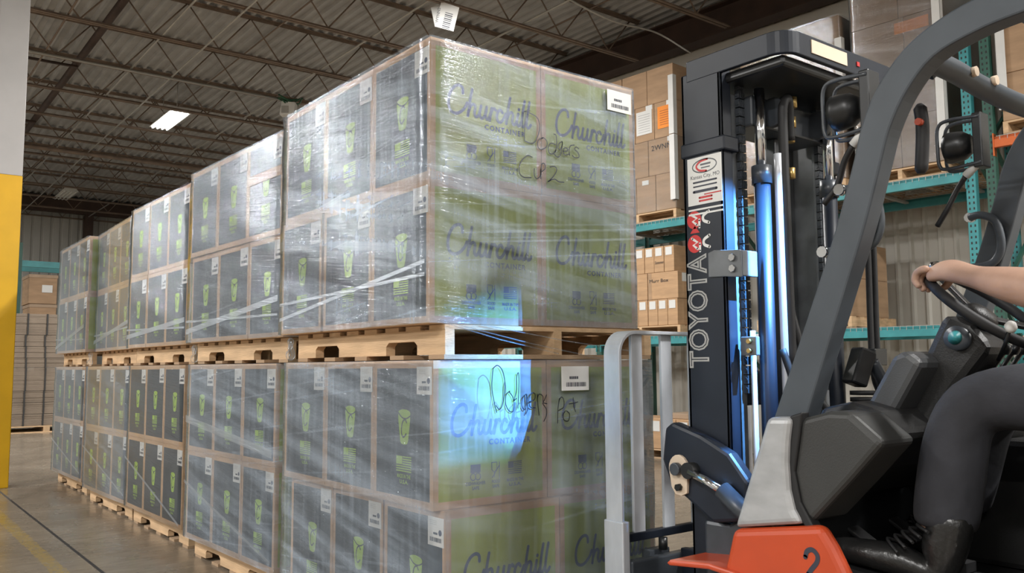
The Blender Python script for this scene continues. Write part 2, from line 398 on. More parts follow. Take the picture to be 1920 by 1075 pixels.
# building column, white with a yellow base
CX0, CX1, CY0, CY1 = -.545, -.293, 6.83, 7.08
C = thing('column', 'square steel column, white above and yellow below, at left edge', 'column', ((CX0+CX1)/2, CY0+.12, 0)); C['kind'] = 'structure'
MB().box(CX0, CX1, CY0, CY1, 0, 2.94).build('yellow_base', M['yellow'], C, .006)
MB().box(CX0+.001, CX1-.001, CY0+.001, CY1-.001, 2.94, ZT).build('white_shaft', M['colwhite'], C, .006)
MB().cyl((CX0+.06, CY0-.004, 1.9), (CX0+.06, CY0+.01, 1.9), .01, n=8).build('bolt', M['yellow'], C)

# high bay fixtures
def fixture(x, y, on, label, group=None):
    t = thing('high_bay_light', label, 'light', (x, y, ZB), group)
    z = ZB-.02
    MB().prism([(-.17,z+.02),(.17,z+.02),(.12,z+.09),(-.12,z+.09)], 'y', -.62, .62).build('housing', M['white'], t).matrix_parent_inverse = Matrix.Identity(4)
    for ch_ in t.children: ch_.location = (0, 0, -ZB)
    for i in range(4):
        o = MB().cyl((-.12+.08*i, -.58, 0), (-.12+.08*i, .58, 0), .016, n=8).build('tube', M['tube'] if on else M['tubeoff'], None); o.parent = t; o.location = (0, 0, -.01)
    for s in (-1, 1):
        o = MB().cyl((0, s*.4, .07), (0, s*.4, ZT-ZB), .006, n=5).build('hanger', M['conduit'], None); o.parent = t
    if on:
        ld = bpy.data.lights.new('fixture_light', 'AREA'); ld.shape = 'RECTANGLE'; ld.size = .3; ld.size_y = 1.16; ld.energy = LAMP_W*(1.9 if x < 0 else (2.0 if y < 0 else 1.3)); ld.color = LAMP_COL
        lo = bpy.data.objects.new('fixture_light', ld); COL.objects.link(lo); lo.parent = t; lo.location = (0, 0, -.032)
    return t
for x, y, on in LAMPS:
    if (x, y) == (2.6, 12.4): lb, g = 'brightly lit high bay light below the roof joists', None
    elif not on: lb, g = 'unlit high bay light near the end wall', None
    else: lb, g = 'lit high bay light outside the picture', 'high bay lights beyond the picture edge'
    fixture(x, y, on, lb, g)

# ================================================================== printed cartons, pallets and stretch film
BX, BY, BZ = .490, .4055, .496
def carton_mesh():
    mb = MB(); x, y, z = BX, BY, BZ
    def side(c, bs, bt, mi):           # c: four corners (bottom left, bottom right, top right, top left)
        c = [Vector(q) for q in c]; w = (c[1]-c[0]).normalized(); h = (c[3]-c[0]).normalized()
        i = [c[0]+w*bs+h*bt, c[1]-w*bs+h*bt, c[2]-w*bs-h*bt, c[3]+w*bs-h*bt]
        mb.add(c+i, [(0,1,5,4),(1,2,6,5),(2,3,7,6),(3,0,4,7)], 0); mb.add(i, [(0,1,2,3)], mi)
    side([(0,y,0),(0,0,0),(0,0,z),(0,y,z)], .021, .026, 1)
    side([(x,0,0),(x,y,0),(x,y,z),(x,0,z)], .021, .026, 1)
    side([(0,0,0),(x,0,0),(x,0,z),(0,0,z)], .021, .026, 2)
    side([(x,y,0),(0,y,0),(0,y,z),(x,y,z)], .021, .026, 2)
    mb.add([(0,0,z),(x,0,z),(x,y,z),(0,y,z)], [(0,1,2,3)], 0); mb.add([(0,0,0),(x,0,0),(x,y,0),(0,y,0)], [(3,2,1,0)], 0)
    mb.add([(0,y/2-.0015,z+.0005),(x,y/2-.0015,z+.0005),(x,y/2+.0015,z+.0005),(0,y/2+.0015,z+.0005)], [(0,1,2,3)], 3)
    return mb.mesh('carton', [M['kraft'], M['charcoal'], M['green'], M['darkink']])
CARTON = carton_mesh()
DX = lambda e: (lambda u, v: (-e, u, v))          # u = y on the charcoal side
DL = lambda e: (lambda u, v: (-e, .38-u, v))      # lettering reads from far to near on the charcoal side
GR = lambda e: (lambda u, v: (u, -e, v))          # green side
def flag(mb, mp, x0, x1, z0, z1, mi):
    n = 7; st = (z1-z0)/(2*n-1)
    for i in range(n):
        zz = z1-2*i*st; xa = x0+(x1-x0)*.42 if i < 4 else x0
        mb.flat([(xa, zz-st), (x1, zz-st), (x1, zz), (xa, zz)], mp, mi)
    mb.flat([(x0, z1-7*st), (x0+(x1-x0)*.4, z1-7*st), (x0+(x1-x0)*.4, z1), (x0, z1)], mp, mi)
def cup_print():
    mb = MB(); c = .187; w = .041; zt = .325; zb = .205
    e = [(c+w*math.cos(k*PI/12), zt-.010+.012*math.sin(k*PI/12)) for k in range(13)]
    body = e+[(c-w*.98, zt-.035), (c-w*.66, zb+.014), (c-w*.5, zb+.003), (c, zb), (c+w*.5, zb+.003), (c+w*.66, zb+.014), (c+w*.98, zt-.035)]
    mb.flat(body, DX(.0008), 0)
    mb.ribbon(catmull([(c-w, zt-.020, 0), (c-w*.4, zt-.029, 0), (c+w*.3, zt-.027, 0), (c+w*.98, zt-.010, 0)], 5), .0045, DX(.0013), 1)
    C = [(.017,.025), (.006,.036), (-.010,.026), (-.018,.0), (-.014,-.022), (-.002,-.028), (.014,-.016)]
    mb.ribbon(catmull([(c-a*1.0, .258+b*.95, 0) for a, b in C], 5), .006, DX(.0013), 1)
    return mb.mesh('cup_print', [M['lime'], M['charcoal']], False)
def flag_print():
    mb = MB(); flag(mb, DL(.0008), .380-.240, .380-.138, .112, .165, 0)
    lettering(mb, 'MADE IN THE', .0185, DL(.0008), .38-.189, .090, 1.0, 0, 'c', width=.09, bold=.02)
    lettering(mb, 'U.S.A.', .0185, DL(.0008), .38-.189, .071, 1.0, 0, 'c', width=.055, bold=.02)
    return mb.mesh('flag_print', [M['lime']], False)
# hand lettered script of the green side
SCRIPT = [[(1.75,1.62),(1.70,2.0),(1.35,2.15),(.85,1.95),(.42,1.4),(.28,.75),(.42,.2),(.85,0),(1.4,.12),(1.95,.55),(2.2,.95)],
 [(2.72,2.05),(2.50,1.2),(2.26,0)], [(2.34,.35),(2.6,.82),(2.9,.95),(3.04,.75),(2.96,.3),(3.08,.05),(3.3,.12),(3.5,.4)],
 [(3.66,.95),(3.52,.4),(3.62,.05),(3.88,.08),(4.15,.45),(4.26,.95)], [(4.26,.95),(4.14,.35),(4.26,.03),(4.48,.15),(4.66,.5)],
 [(4.80,.95),(4.58,0)], [(4.66,.4),(4.86,.8),(5.08,.97),(5.24,.86)],
 [(5.98,.78),(5.80,.96),(5.52,.8),(5.36,.42),(5.46,.08),(5.76,.02),(6.1,.3),(6.35,.75)],
 [(6.86,2.05),(6.64,1.2),(6.40,0)], [(6.48,.35),(6.74,.82),(7.02,.95),(7.16,.75),(7.08,.3),(7.2,.05),(7.42,.12),(7.6,.4)],
 [(7.76,.95),(7.62,.4),(7.70,.05),(7.92,.1),(8.12,.4)], [(7.84,1.28),(7.86,1.32)],
 [(8.52,2.05),(8.30,1.2),(8.16,.35),(8.24,.04),(8.46,.1),(8.64,.4)], [(9.08,2.05),(8.86,1.2),(8.72,.35),(8.80,.04),(9.02,.08),(9.2,.3)]]
def brand_print():
    mb = MB(); k = .371/9.0; x0, z0 = .062, .242
    for st in SCRIPT:
        mb.ribbon(catmull([(x0+a*k, z0+b*.0485, 0) for a, b in st], 5), .0115, GR(.0010), 0)
    lettering(mb, 'CONTAINER', .026, GR(.0010), .228, .205, 1.3, 0, width=.185, bold=.035)
    return mb.mesh('brand_print', [M['navyink']], False)
def icon_prints():
    mp = GR(.0010); out = []
    mb = MB(); mb.flat([(.150,.112),(.192,.112),(.192,.140),(.150,.140)], mp, 0)
    for c in (.161, .181): mb.ribbon([(c+.011*math.cos(2*PI*k/14), .099+.012*math.sin(2*PI*k/14)) for k in range(14)], .0035, mp, 0, True)
    lettering(mb, 'DISHWASHER', .016, mp, .171, .071, 1, 0, 'c', width=.082, bold=.02); lettering(mb, 'SAFE', .016, mp, .171, .055, 1, 0, 'c', width=.03, bold=.02)
    out.append(('dishwasher_icon', mb.mesh('dishwasher_icon', [M['navyink']], False)))
    mb = MB(); mb.ribbon([(.240,.142),(.240,.118),(.250,.108),(.262,.118),(.262,.142),(.240,.142)], .003, mp, 0)
    mb.ribbon([(.251,.108),(.251,.092)], .003, mp, 0); mb.ribbon([(.242,.090),(.272,.130)], .003, mp, 0); mb.ribbon([(.273,.142),(.273,.090)], .003, mp, 0)
    lettering(mb, 'FOOD', .016, mp, .257, .071, 1, 0, 'c', width=.034, bold=.02); lettering(mb, 'SAFE', .016, mp, .257, .055, 1, 0, 'c', width=.03, bold=.02)
    out.append(('food_safe_icon', mb.mesh('food_safe_icon', [M['navyink']], False)))
    mb = MB(); flag(mb, mp, .312, .372, .097, .140, 0)
    lettering(mb, 'MADE IN THE', .016, mp, .342, .071, 1, 0, 'c', width=.074, bold=.02); lettering(mb, 'U.S.A.', .016, mp, .342, .055, 1, 0, 'c', width=.055, bold=.02)
    out.append(('flag_icon', mb.mesh('flag_icon', [M['navyink']], False)))
    return out
def label_mesh():
    mb = MB(); mb.box(-.0018, -.0004, .010, .106, .378, .472); return mb.mesh('shipping_label', [M['paper']])
def barcode(mp, x0, x1, z0, z1, seed):
    mb = MB(); rnd = random.Random(seed); x = x0
    while x < x1:
        w = rnd.choice((.0015,.0025,.004)); mb.flat([(x,z0),(min(x+w,x1),z0),(min(x+w,x1),z1),(x,z1)], mp, 0); x += w+rnd.choice((.0015,.002,.003))
    return mb
def label_code():
    mb = barcode(DX(.0024), .022, .094, .392, .406, 3); mb.disc((.030,.424), .010, DX(.0024), 1, 14)
    mb.flat([(.046,.416),(.072,.416),(.072,.423),(.046,.423)], DX(.0024), 0)
    for i in range(3): mb.flat([(.05,.448+.006*i),(.094,.448+.006*i),(.094,.4492+.006*i),(.05,.4492+.006*i)], DX(.0024), 2)
    return mb.mesh('barcode', [M['darkink'], M['navyink'], pm('faint_ink', (.42,.42,.42))], False)
CUP, FLAG, BRAND, ICON, LABEL, LCODE = cup_print(), flag_print(), brand_print(), icon_prints(), label_mesh(), label_code()

def pallet_parts():
    L_, W_, H_ = 1.19, 1.0, .118
    st = MB(); prof = [(0,.016),(.18,.016),(.18,.05),(.20,.064),(.38,.064),(.40,.05),(.40,.016),(.79,.016),(.79,.05),(.81,.064),(.99,.064),(1.01,.05),(1.01,.016),(L_,.016),(L_,.102),(0,.102)]
    st.prism(prof, 'x', 0, .038)
    tb = MB().box(0, W_, 0, .098, .102, .118); bb = MB().box(0, W_, 0, .098, 0, .016)
    return st.mesh('stringer', [M['wood']]), tb.mesh('deck_board', [M['wood']]), bb.mesh('bottom_board', [M['wood2']])
STR, DECK, BOT = pallet_parts()
def make_pallet(label, cat_group, mats=None):
    t = thing('wooden_pallet', label, 'pallet', (0,0,0), cat_group)
    for xx in (.0, .481, .962): part('stringer', STR, t, (xx, 0, 0))
    for i in range(8): part('deck_board', DECK, t, (random.uniform(-.004,.004), i*(1.19-.098)/7, 0))
    for i in range(5): part('bottom_board', BOT, t, (random.uniform(-.004,.004), i*(1.19-.098)/4, 0))
    return t

def film_shell(w, d, z0, z1, zt, inset, name, mat, seed):
    """film round a load: w along x, d along y, from z0 (round the pallet) to z1; below zt it draws in by inset"""
    mb = MB(); rnd = random.Random(seed); nz = 22; r = .004; per = []
    def edge(p, q, n): return [(p[0]+(q[0]-p[0])*i/n, p[1]+(q[1]-p[1])*i/n) for i in range(n+1)]
    per = edge((-.0005, d-r), (-.0005, r), 20)+edge((r, -.0005), (w-r, -.0005), 16)+edge((w+.0005, r), (w+.0005, d-r), 10)+edge((w-r, d+.0005), (r, d+.0005), 10)
    n = len(per); vs = []
    ph = [rnd.uniform(0, 6.28) for _ in range(6)]
    for k in range(nz+1):
        z = z0+(z1-z0)*k/nz
        for x, y in per:
            s = x-y
            wob = .0022*math.sin(7*s+ph[0]+3*z)+.0018*math.sin(17*z+ph[1]+5*s)+.0012*math.sin(31*z+11*s+ph[2])
            nx = -1 if x < 0 else (1 if x > w else 0); ny = -1 if y < 0 else (1 if y > d else 0)
            ins = inset*max(0, min(1, (zt-z)/.05)) if z < zt else 0
            wv = wob if abs(z-z1) > .01 else 0
            if nx == 0 and ny == 0: nx = -1
            vs.append((x+nx*(.0115+wv)-nx*ins if nx else x+(ins if x < w/2 else -ins)*.9, y+ny*(.0115+wv)-ny*ins*.3, z))
    fs = [(k*n+i, k*n+(i+1) % n, (k+1)*n+(i+1) % n, (k+1)*n+i) for k in range(nz) for i in range(n)]
    mb.add(vs, fs, 0, True)
    return mb.mesh(name, [mat], True)

ORD = ['front', 'second', 'third', 'fourth', 'rearmost']
#        x      y      yaw(deg)  film: base streak gloss
STACKS = {(0,'U'): (0.0, 0.0, 0.0), (0,'L'): (.013, 0.0, 0.0), (1,'U'): (.072,1.434,-2.35), (1,'L'): (.108,1.558,-1.58),
          (2,'U'): (.084,2.881,-1.52), (2,'L'): (.109,2.974,-.88), (3,'U'): (.098,4.262,1.2), (3,'L'): (.100,4.241,-1.66),
          (4,'U'): (.060,5.53,0.0), (4,'L'): (.115,5.80,-.83)}
FILM = {(0,'U'): (.06,.44,1.5), (0,'L'): (.09,.34,1.1), (1,'U'): (.06,.30,1.5), (1,'L'): (.09,.30,1.0), (2,'U'): (.0,.10,1.2), (2,'L'): (.0,.05,1.0),
        (3,'U'): (.13,.20,1.1), (3,'L'): (.08,.16,1.4), (4,'U'): (.06,.18,1.2), (4,'L'): (.03,.16,1.2)}
TOFF = {(0,'U',0): (-.004,.0), (0,'L',0): (.030,-.030), (1,'U',0): (.012,-.006), (1,'L',0): (.0,-.004), (2,'U',0): (.0,.012), (2,'L',0): (.004,.006), (4,'U',0): (-.006,.004)}
HP = .118
HW_U = [[(0.395, 2.03), (0.423, 2.038)], [(0.401, 2.032), (0.398, 1.989), (0.396, 1.925), (0.406, 1.917), (0.428, 1.915), (0.445, 1.923), (0.462, 1.953), (0.469, 1.984), (0.463, 2.011), (0.446, 2.023), (0.42, 2.029)], [(0.484, 1.944), (0.464, 1.934), (0.458, 1.914), (0.466, 1.9), (0.483, 1.901), (0.503, 1.915), (0.503, 1.935), (0.488, 1.945), (0.479, 1.942)], [(0.539, 1.968), (0.55, 1.963), (0.552, 1.925), (0.543, 1.896)], [(0.545, 1.928), (0.523, 1.93), (0.51, 1.912), (0.514, 1.892), (0.531, 1.89), (0.547, 1.907)], [(0.579, 1.945), (0.563, 1.934), (0.559, 1.916), (0.57, 1.913), (0.579, 1.93), (0.581, 1.944), (0.574, 1.901), (0.558, 1.881), (0.538, 1.891)], [(0.583, 1.908), (0.606, 1.913), (0.604, 1.923), (0.59, 1.921), (0.584, 1.906), (0.594, 1.895), (0.615, 1.902)], [(0.617, 1.897), (0.615, 1.918), (0.622, 1.935), (0.641, 1.941)], [(0.664, 1.93), (0.652, 1.935), (0.643, 1.925), (0.661, 1.914), (0.665, 1.897), (0.644, 1.892), (0.631, 1.899)], [(0.431, 1.863), (0.41, 1.866), (0.385, 1.846), (0.371, 1.821), (0.372, 1.794), (0.392, 1.782), (0.426, 1.785)], [(0.441, 1.821), (0.441, 1.797), (0.452, 1.785), (0.469, 1.797), (0.473, 1.825), (0.471, 1.787)], [(0.471, 1.814), (0.478, 1.843), (0.491, 1.846), (0.493, 1.828), (0.478, 1.815)], [(0.517, 1.838), (0.54, 1.843), (0.551, 1.832), (0.539, 1.81), (0.514, 1.784), (0.508, 1.782), (0.539, 1.794), (0.561, 1.787), (0.586, 1.788)]]
HW_L = [[(0.225, 1.085), (0.219, 1.023), (0.229, 0.969), (0.239, 0.934)], [(0.225, 1.085), (0.243, 1.095), (0.263, 1.08), (0.275, 1.043), (0.273, 0.997), (0.263, 0.956), (0.25, 0.944), (0.237, 0.957)], [(0.297, 1.005), (0.281, 0.993), (0.278, 0.964), (0.291, 0.939), (0.31, 0.934), (0.315, 0.958), (0.31, 0.984), (0.294, 1.003)], [(0.315, 0.971), (0.326, 1.008), (0.327, 1.05), (0.335, 1.069), (0.338, 1.046), (0.336, 0.996), (0.332, 0.945)], [(0.326, 0.979), (0.315, 0.971)], [(0.369, 0.993), (0.353, 0.978), (0.35, 0.953), (0.363, 0.938), (0.371, 0.961), (0.372, 0.993), (0.376, 0.944), (0.368, 0.923)], [(0.382, 0.965), (0.407, 0.973), (0.41, 0.992), (0.396, 0.996), (0.382, 0.977), (0.387, 0.948), (0.412, 0.943)], [(0.421, 0.991), (0.423, 0.955), (0.428, 0.917)], [(0.421, 0.976), (0.429, 0.991), (0.446, 0.984), (0.448, 0.963), (0.464, 0.988)], [(0.465, 0.956), (0.445, 0.959), (0.462, 0.937), (0.462, 0.915), (0.45, 0.894)], [(0.515, 0.885), (0.517, 0.93), (0.525, 0.973)], [(0.522, 0.965), (0.534, 0.978), (0.545, 0.969), (0.545, 0.942), (0.521, 0.93)], [(0.553, 0.927), (0.541, 0.912), (0.547, 0.894), (0.567, 0.891), (0.573, 0.915), (0.559, 0.927)], [(0.592, 0.974), (0.594, 0.945), (0.603, 0.923)], [(0.571, 0.952), (0.594, 0.954), (0.615, 0.958)]]
POS = ['nearest', 'middle', 'farthest']
for (i, lv), (sx, sy, yaw) in STACKS.items():
    base = 0.0 if lv == 'L' else HP+2*BZ+.007
    BB = [9, -9, 9, -9]
    R = -math.radians(yaw); SM = Matrix.Translation((sx, sy, base)) @ Matrix.Rotation(R, 4, 'Z')
    lvw = 'lower' if lv == 'L' else 'upper'
    # pallet
    p = make_pallet('pale wooden pallet under the %s load of the %s stack' % (lvw, ORD[i]), 'pallets under the printed cartons')
    p.matrix_world = SM @ Matrix.Translation((.052, -.012 if i == 0 else .015, 0))
    # cartons: two tiers, three along the row, two across
    for t in range(2):
        ox, oy = TOFF.get((i, lv, t), (0, 0)); tw = 'bottom' if t == 0 else 'top'
        for c in range(2):
            for j in range(3):
                o = bpy.data.objects.new('carton', CARTON); COL.objects.link(o)
                jx = random.uniform(-.001, .001); jy = random.uniform(-.0006, .0006)
                if i == 0 and lv == 'U' and t == 0 and j == 2 and c == 0: jy += .018     # the gap seen in the front stack
                if i == 0 and lv == 'L' and t == 0 and j >= 1 and c == 0: jy += .012
                o.matrix_world = SM @ Matrix.Translation((ox+jx+c*(BX+.003), oy+jy+j*(BY+.0015), HP+.0015+t*(BZ+.0015)))
                BB = [min(BB[0], ox+jx+c*(BX+.003)), max(BB[1], ox+jx+c*(BX+.003)+BX), min(BB[2], oy+jy+j*(BY+.0015)), max(BB[3], oy+jy+j*(BY+.0015)+BY)]
                if c == 0:
                    tag(o, '%s carton of the %s %s tier in the %s stack, %s of three' % ('charcoal and green', lvw, tw, ORD[i], POS[j]), 'carton', 'printed cartons facing the lane')
                    part('cup_print', CUP, o); part('flag_print', FLAG, o)
                    lb = part('shipping_label', LABEL, o, (0, random.uniform(-.004,.006), random.uniform(-.006,.006))); part('barcode', LCODE, lb)
                    if (i, lv, t, j) == (1, 'U', 1, 0):
                        part('tape_strip', MB().box(-.003, -.0006, .02, .385, .285, .335).mesh('tape_strip', [M['kraft']]), o)
                elif i == 0 and j == 0:
                    tag(o, 'green faced carton at the right of the %s %s tier, front stack' % (lvw, tw), 'carton', 'printed cartons facing the forklift')
                else:
                    tag(o, 'printed carton on the aisle side, hidden behind its neighbours', 'carton', 'cartons on the hidden aisle side')
                if j == 0 and (c == 0 or i == 0):
                    part('brand_print', BRAND, o); [part(nm_, me_, o) for nm_, me_ in ICON]
    # film
    b, s, g = FILM[(i, lv)]
    fm = film('stretch_film_%s_%s' % (ORD[i], lvw), b, s, g, seed=i*3.7+(1.9 if lv == 'U' else 0))
    z0 = HP+.004
    fo = bpy.data.objects.new('stretch_wrap', film_shell(BB[1]-BB[0], BB[3]-BB[2], z0, HP+2*BZ+.004, -1, 0, 'stretch_wrap', fm, i*7+len(lvw)))
    COL.objects.link(fo); fo.matrix_world = SM @ Matrix.Translation((BB[0], BB[2], 0))
    tag(fo, 'clear stretch film round the %s load of the %s stack' % (lvw, ORD[i]), 'stretch film', 'stretch films round the loads')
    SI = SM.inverted()
    if i == 0:
        wp = lambda u, v: (u-sx-BB[0], -.0185, v-base)
        for word, sts in ((('Dodgers', HW_U[:9]), ('Cup', HW_U[9:12]), ('2', HW_U[12:])) if lv == 'U' else (('Dodgers', HW_L[:10]), ('Pot', HW_L[10:]))):
            mb = MB()
            for st in sts: mb.ribbon(catmull([(a, b_, 0) for a, b_ in st], 5), (.0040 if lv == 'U' else .0034), wp, 0)
            w_ = part('marker_writing', mb.mesh('marker_writing', [M['marker']], False), fo); w_['label'] = 'black marker word %s' % word
        x0, x1, z0_, z1_ = (.822, .957, 2.115, 2.200) if lv == 'U' else (.536, .671, 1.001, 1.090)
        lm = MB().box(x0-sx-BB[0], x1-sx-BB[0], -.0195, -.0180, z0_-base, z1_-base).mesh('barcode_label', [M['paper']]); lo = part('barcode_label', lm, fo); lo['label'] = 'white barcode label on the green side'
        bc = barcode(lambda u, v: (u-sx-BB[0], -.0200, v-base), x0+.022, x1-.015, z0_+.014, z0_+.030, 11)
        for k in range(5): bc.flat([(x0+.038+.009*k, z0_+.042), (x0+.045+.009*k, z0_+.042), (x0+.045+.009*k, z0_+.052), (x0+.038+.009*k, z0_+.052)], lambda u, v: (u-sx-BB[0], -.0200, v-base), 0)
        part('barcode', bc.mesh('barcode', [M['darkink']], False), lo)
    # bands of doubled film
    bm_ = film('film_band_%s_%s' % (ORD[i], lvw), .03, .14, .3, .3, seed=i+.3)
    H = HP+2*BZ; D = 3*BY
    def band(y0, za, y1, zb, w, k=10):
        mb = MB(); vs = []
        for q in range(k+1):
            t_ = q/k; yy = y0+(y1-y0)*t_; zz = za+(zb-za)*t_
            vs += [(-.0185, yy, zz-w/2), (-.0185, yy, zz+w/2)]
        mb.add(vs, [(2*q, 2*q+1, 2*q+3, 2*q+2) for q in range(k)], 0, True)
        return mb.mesh('film_band', [bm_], False)
    rb = random.Random(i*5+len(lvw))
    if lv == 'L' and i > 0:
        part('film_band', band(D, .44+rb.uniform(-.04,.03), 0, .17+rb.uniform(-.02,.03), .016), fo)
        if i == 1: part('film_band', band(D, .80, 0, .68, .04), fo)
    elif lv == 'U':
        part('film_band', band(D, .16+rb.uniform(0,.04), 0, .30+rb.uniform(-.03,.05), .014 if i == 0 else .03), fo); part('film_band', band(D, .22+rb.uniform(0,.04), 0, .24+rb.uniform(-.03,.05), .012), fo)
        if i in (1, 2, 4):   # rolled film hem hanging at the near pallet corner
            mb = MB(); ring = [(.035+.010*math.sin(a*2), -.035+.012*math.cos(a), .062+.045*math.sin(a)) for a in [2*PI*q/18 for q in range(18)]]
            mb.tube(ring, .010, 6, True); part('film_hem', mb.mesh('film_hem', [bm_]), fo)
        if i == 0:
            for (xa, za, xb, zb_) in ((.03,.13,.80,-.004), (.20,.12,.95,.03), (.02,.128,.55,.02)):
                part('film_strand', MB().tube([(xa, -.022, za), ((xa+xb)/2, -.023, (za+zb_)/2-.006), (xb, -.022, zb_)], .0022, 5).mesh('film_strand', [bm_]), fo)

# ================================================================== pallet rack along the right wall
def rack_obj(name, label, cat, group=None):
    t = thing(name, label, cat, (0,0,0), group); t.matrix_world = RM; return t
M['rackorange'] = pm('rack_orange', (.62,.13,.025), .45)
RACK = rack_obj('pallet_rack', 'teal and green steel pallet rack standing along the right wall', 'rack')
def upright(s, x, mat):
    mb = MB(); mb.box(x, x+.07, s-.04, s-.036, 0, 4.05); mb.box(x, x+.07, s+.036, s+.04, 0, 4.05); mb.box(x, x+.004, s-.036, s+.036, 0, 4.05)
    mb.box(x-.02, x+.10, s-.07, s+.07, 0, .008)
    o = part('upright', mb.mesh('upright', [M[mat]]), RACK)
    h = MB(); z = .1
    while z < 4.0:
        for ds in (-.018, .018):
            h.add([(x-.0008, s+ds-.007, z), (x-.0008, s+ds+.007, z), (x-.0008, s+ds+.006, z+.022), (x-.0008, s+ds-.006, z+.022)], [(0,1,2,3)])
        z += .0508
    hh = part('slot_holes', h.mesh('slot_holes', [M['black']], False), o); hh['kind'] = 'stuff'
for s, mt in ((-3.52, 'teal'), (-3.69, 'rackgreen'), (-.80, 'teal'), (.95, 'rackgreen'), (3.6, 'rackgreen'), (-6.5, 'rackgreen')):
    upright(s, 0, mt); upright(s, 1.0, 'rackgreen' if mt != 'teal' else 'teal')
    zs = [.25, .95, 1.65, 2.35, 3.05, 3.75]
    for a, b in zip(zs, zs[1:]):
        x0, x1 = (.04, 1.0) if zs.index(a) % 2 == 0 else (1.0, .04)
        part('brace', MB().bar((x0, s, a), (x1, s, b), .03, .03).mesh('brace', [M['rackgreen']]), RACK)
    part('brace', MB().bar((.04, s, .95), (1.0, s, .95), .03, .03).mesh('brace', [M['rackgreen']]), RACK)
def beam(s0, s1, x, zt, h=.095, mt='teal'):
    mb = MB(); mb.box(x, x+.05, s0+.04, s1-.04, zt-h, zt-.025); mb.box(x+.018, x+.05, s0+.04, s1-.04, zt-.025, zt)
    o = part('beam', mb.mesh('beam', [M[mt]]), RACK)
    for s, d in ((s0, 1), (s1, -1)):
        part('beam_connector', MB().box(x-.006, x+.055, s+d*.036-.004, s+d*.036+.004, zt-.17, zt+.03).mesh('beam_connector', [M[mt]]), o)
BAYS = [(-6.5, -3.69), (-3.52, -.80), (-.80, .95), (.95, 3.6)]
for s0, s1 in BAYS:
    for zt in ((1.435, 2.80) if s0 > -6 else (1.435, 3.05)):
        for x in (-.01, .99): beam(s0, s1, x, zt, mt='rackorange' if zt > 3 else 'teal')
        n = max(2, int((s1-s0)/.55))
        for k in range(n):
            s = s0+.25+(s1-s0-.5)*k/(n-1)
            part('deck_support', MB().box(.05, .99, s-.02, s+.02, zt-.045, zt-.022).mesh('deck_support', [M['conduit']]), RACK)
        w = MB(); s = s0+.08
        while s < s1-.06:
            w.box(-.012, 1.04, s-.002, s+.002, zt+.002, zt+.006); s += .06
        x = -.012
        while x < 1.05:
            w.box(x-.002, x+.002, s0+.06, s1-.06, zt-.002, zt+.002); x += .11
        for s_ in (0,):
            s = s0+.08
            while s < s1-.06:
                w.box(-.014, -.011, s-.002, s+.002, zt-.035, zt+.004); s += .06
        o = part('wire_deck', w.mesh('wire_deck', [M['conduit']], False), RACK); o['kind'] = 'stuff'

# goods on the rack: each brown box is a thing
def brown_box(x0, x1, s0, s1, z0, z1, label, group, mat='kraft2', tape=True, rot=0.0):
    g = .003; w, l, h = x1-x0-2*g, s1-s0-2*g, z1-z0-.002
    me = MB().box(0, w, 0, l, 0, h).mesh('brown_box', [M[mat]])
    o = bpy.data.objects.new('brown_box', me); COL.objects.link(o)
    o.matrix_world = RM @ Matrix.Translation((x0+g+random.uniform(-.003,.003), s0+g, z0+.001)) @ Matrix.Rotation(rot, 4, 'Z')
    b = o.modifiers.new('bevel', 'BEVEL'); b.width = .004; b.segments = 1
    tag(o, label, 'box', group)
    if tape: part('packing_tape', MB().box(-.0015, 0, l/2-.025, l/2+.025, h*.86, h).mesh('packing_tape', [M['kraft']]), o)
    return o
def rpallet(s0, s1, z, label):
    t = thing('wooden_pallet', label, 'pallet', (0,0,0), 'pallets on the rack'); l = s1-s0
    for k in range(3): part('stringer', MB().box(.02, .98, k*(l-.04)/2, k*(l-.04)/2+.04, .016, .098).mesh('stringer', [M['wood']]), t)
    for k in range(6): part('deck_board', MB().box(.02+k*.173, .115+k*.173, 0, l, .098, .114).mesh('deck_board', [M['wood']]), t)
    for k in (0, 2.5, 5): part('bottom_board', MB().box(.02+k*.173, .115+k*.173, 0, l, 0, .016).mesh('bottom_board', [M['wood2']]), t)
    t.matrix_world = RM @ Matrix.Translation((0, s0, z)); return t
ZU, ZL = 2.808, 1.443
TIERW = ['bottom', 'second', 'third', 'top']
def rack_load(nm, s0, s1, cols, ztop, mat='kraft2', ZU=2.808):
    rpallet(s0, s1, ZU, 'wooden pallet under the %s on the rack' % nm)
    zb = ZU+.116; n = len(cols); h = (ztop-zb)/n; out = {}
    for t, cs in enumerate(cols):
        for k, (a, b) in enumerate(zip(cs, cs[1:])):
            pos = 'nearest' if k == 0 else ('farthest' if k == len(cs)-2 else '%s from near end' % ['', 'second', 'third', 'fourth'][k])
            out[t, k] = brown_box(.02, .96, a, b, zb+t*h, zb+(t+1)*h, 'carton in the %s tier of the %s, %s' % (TIERW[t] if n == 4 else ['bottom','second','top'][t], nm, pos), 'cartons of the %s' % nm, mat, False)
    return out, zb, h
A_ = (-.283, .115, .51, .88); B_ = (-.283, .011, .31, .61, .88)
LA, zb, hA = rack_load('load left of the mast', -.283, .88, [B_, A_, B_, A_], 4.675)
LB, _, hB = rack_load('load behind the mast', -2.36, -1.20, [(-2.36, -1.78, -1.20)]*4, 4.60)
LC, _, hC = rack_load('load behind the overhead guard', -3.31, -2.48, [(-3.31, -2.92, -2.48), (-3.31, -2.90, -2.48), (-3.31, -2.99, -2.48), (-3.31, -2.95, -2.48)], 4.85)
LD, _, hD = rack_load('load at the right edge', -4.95, -3.80, [(-4.95, -4.4, -3.80)]*4, 4.85, 'kraft2', 3.058)
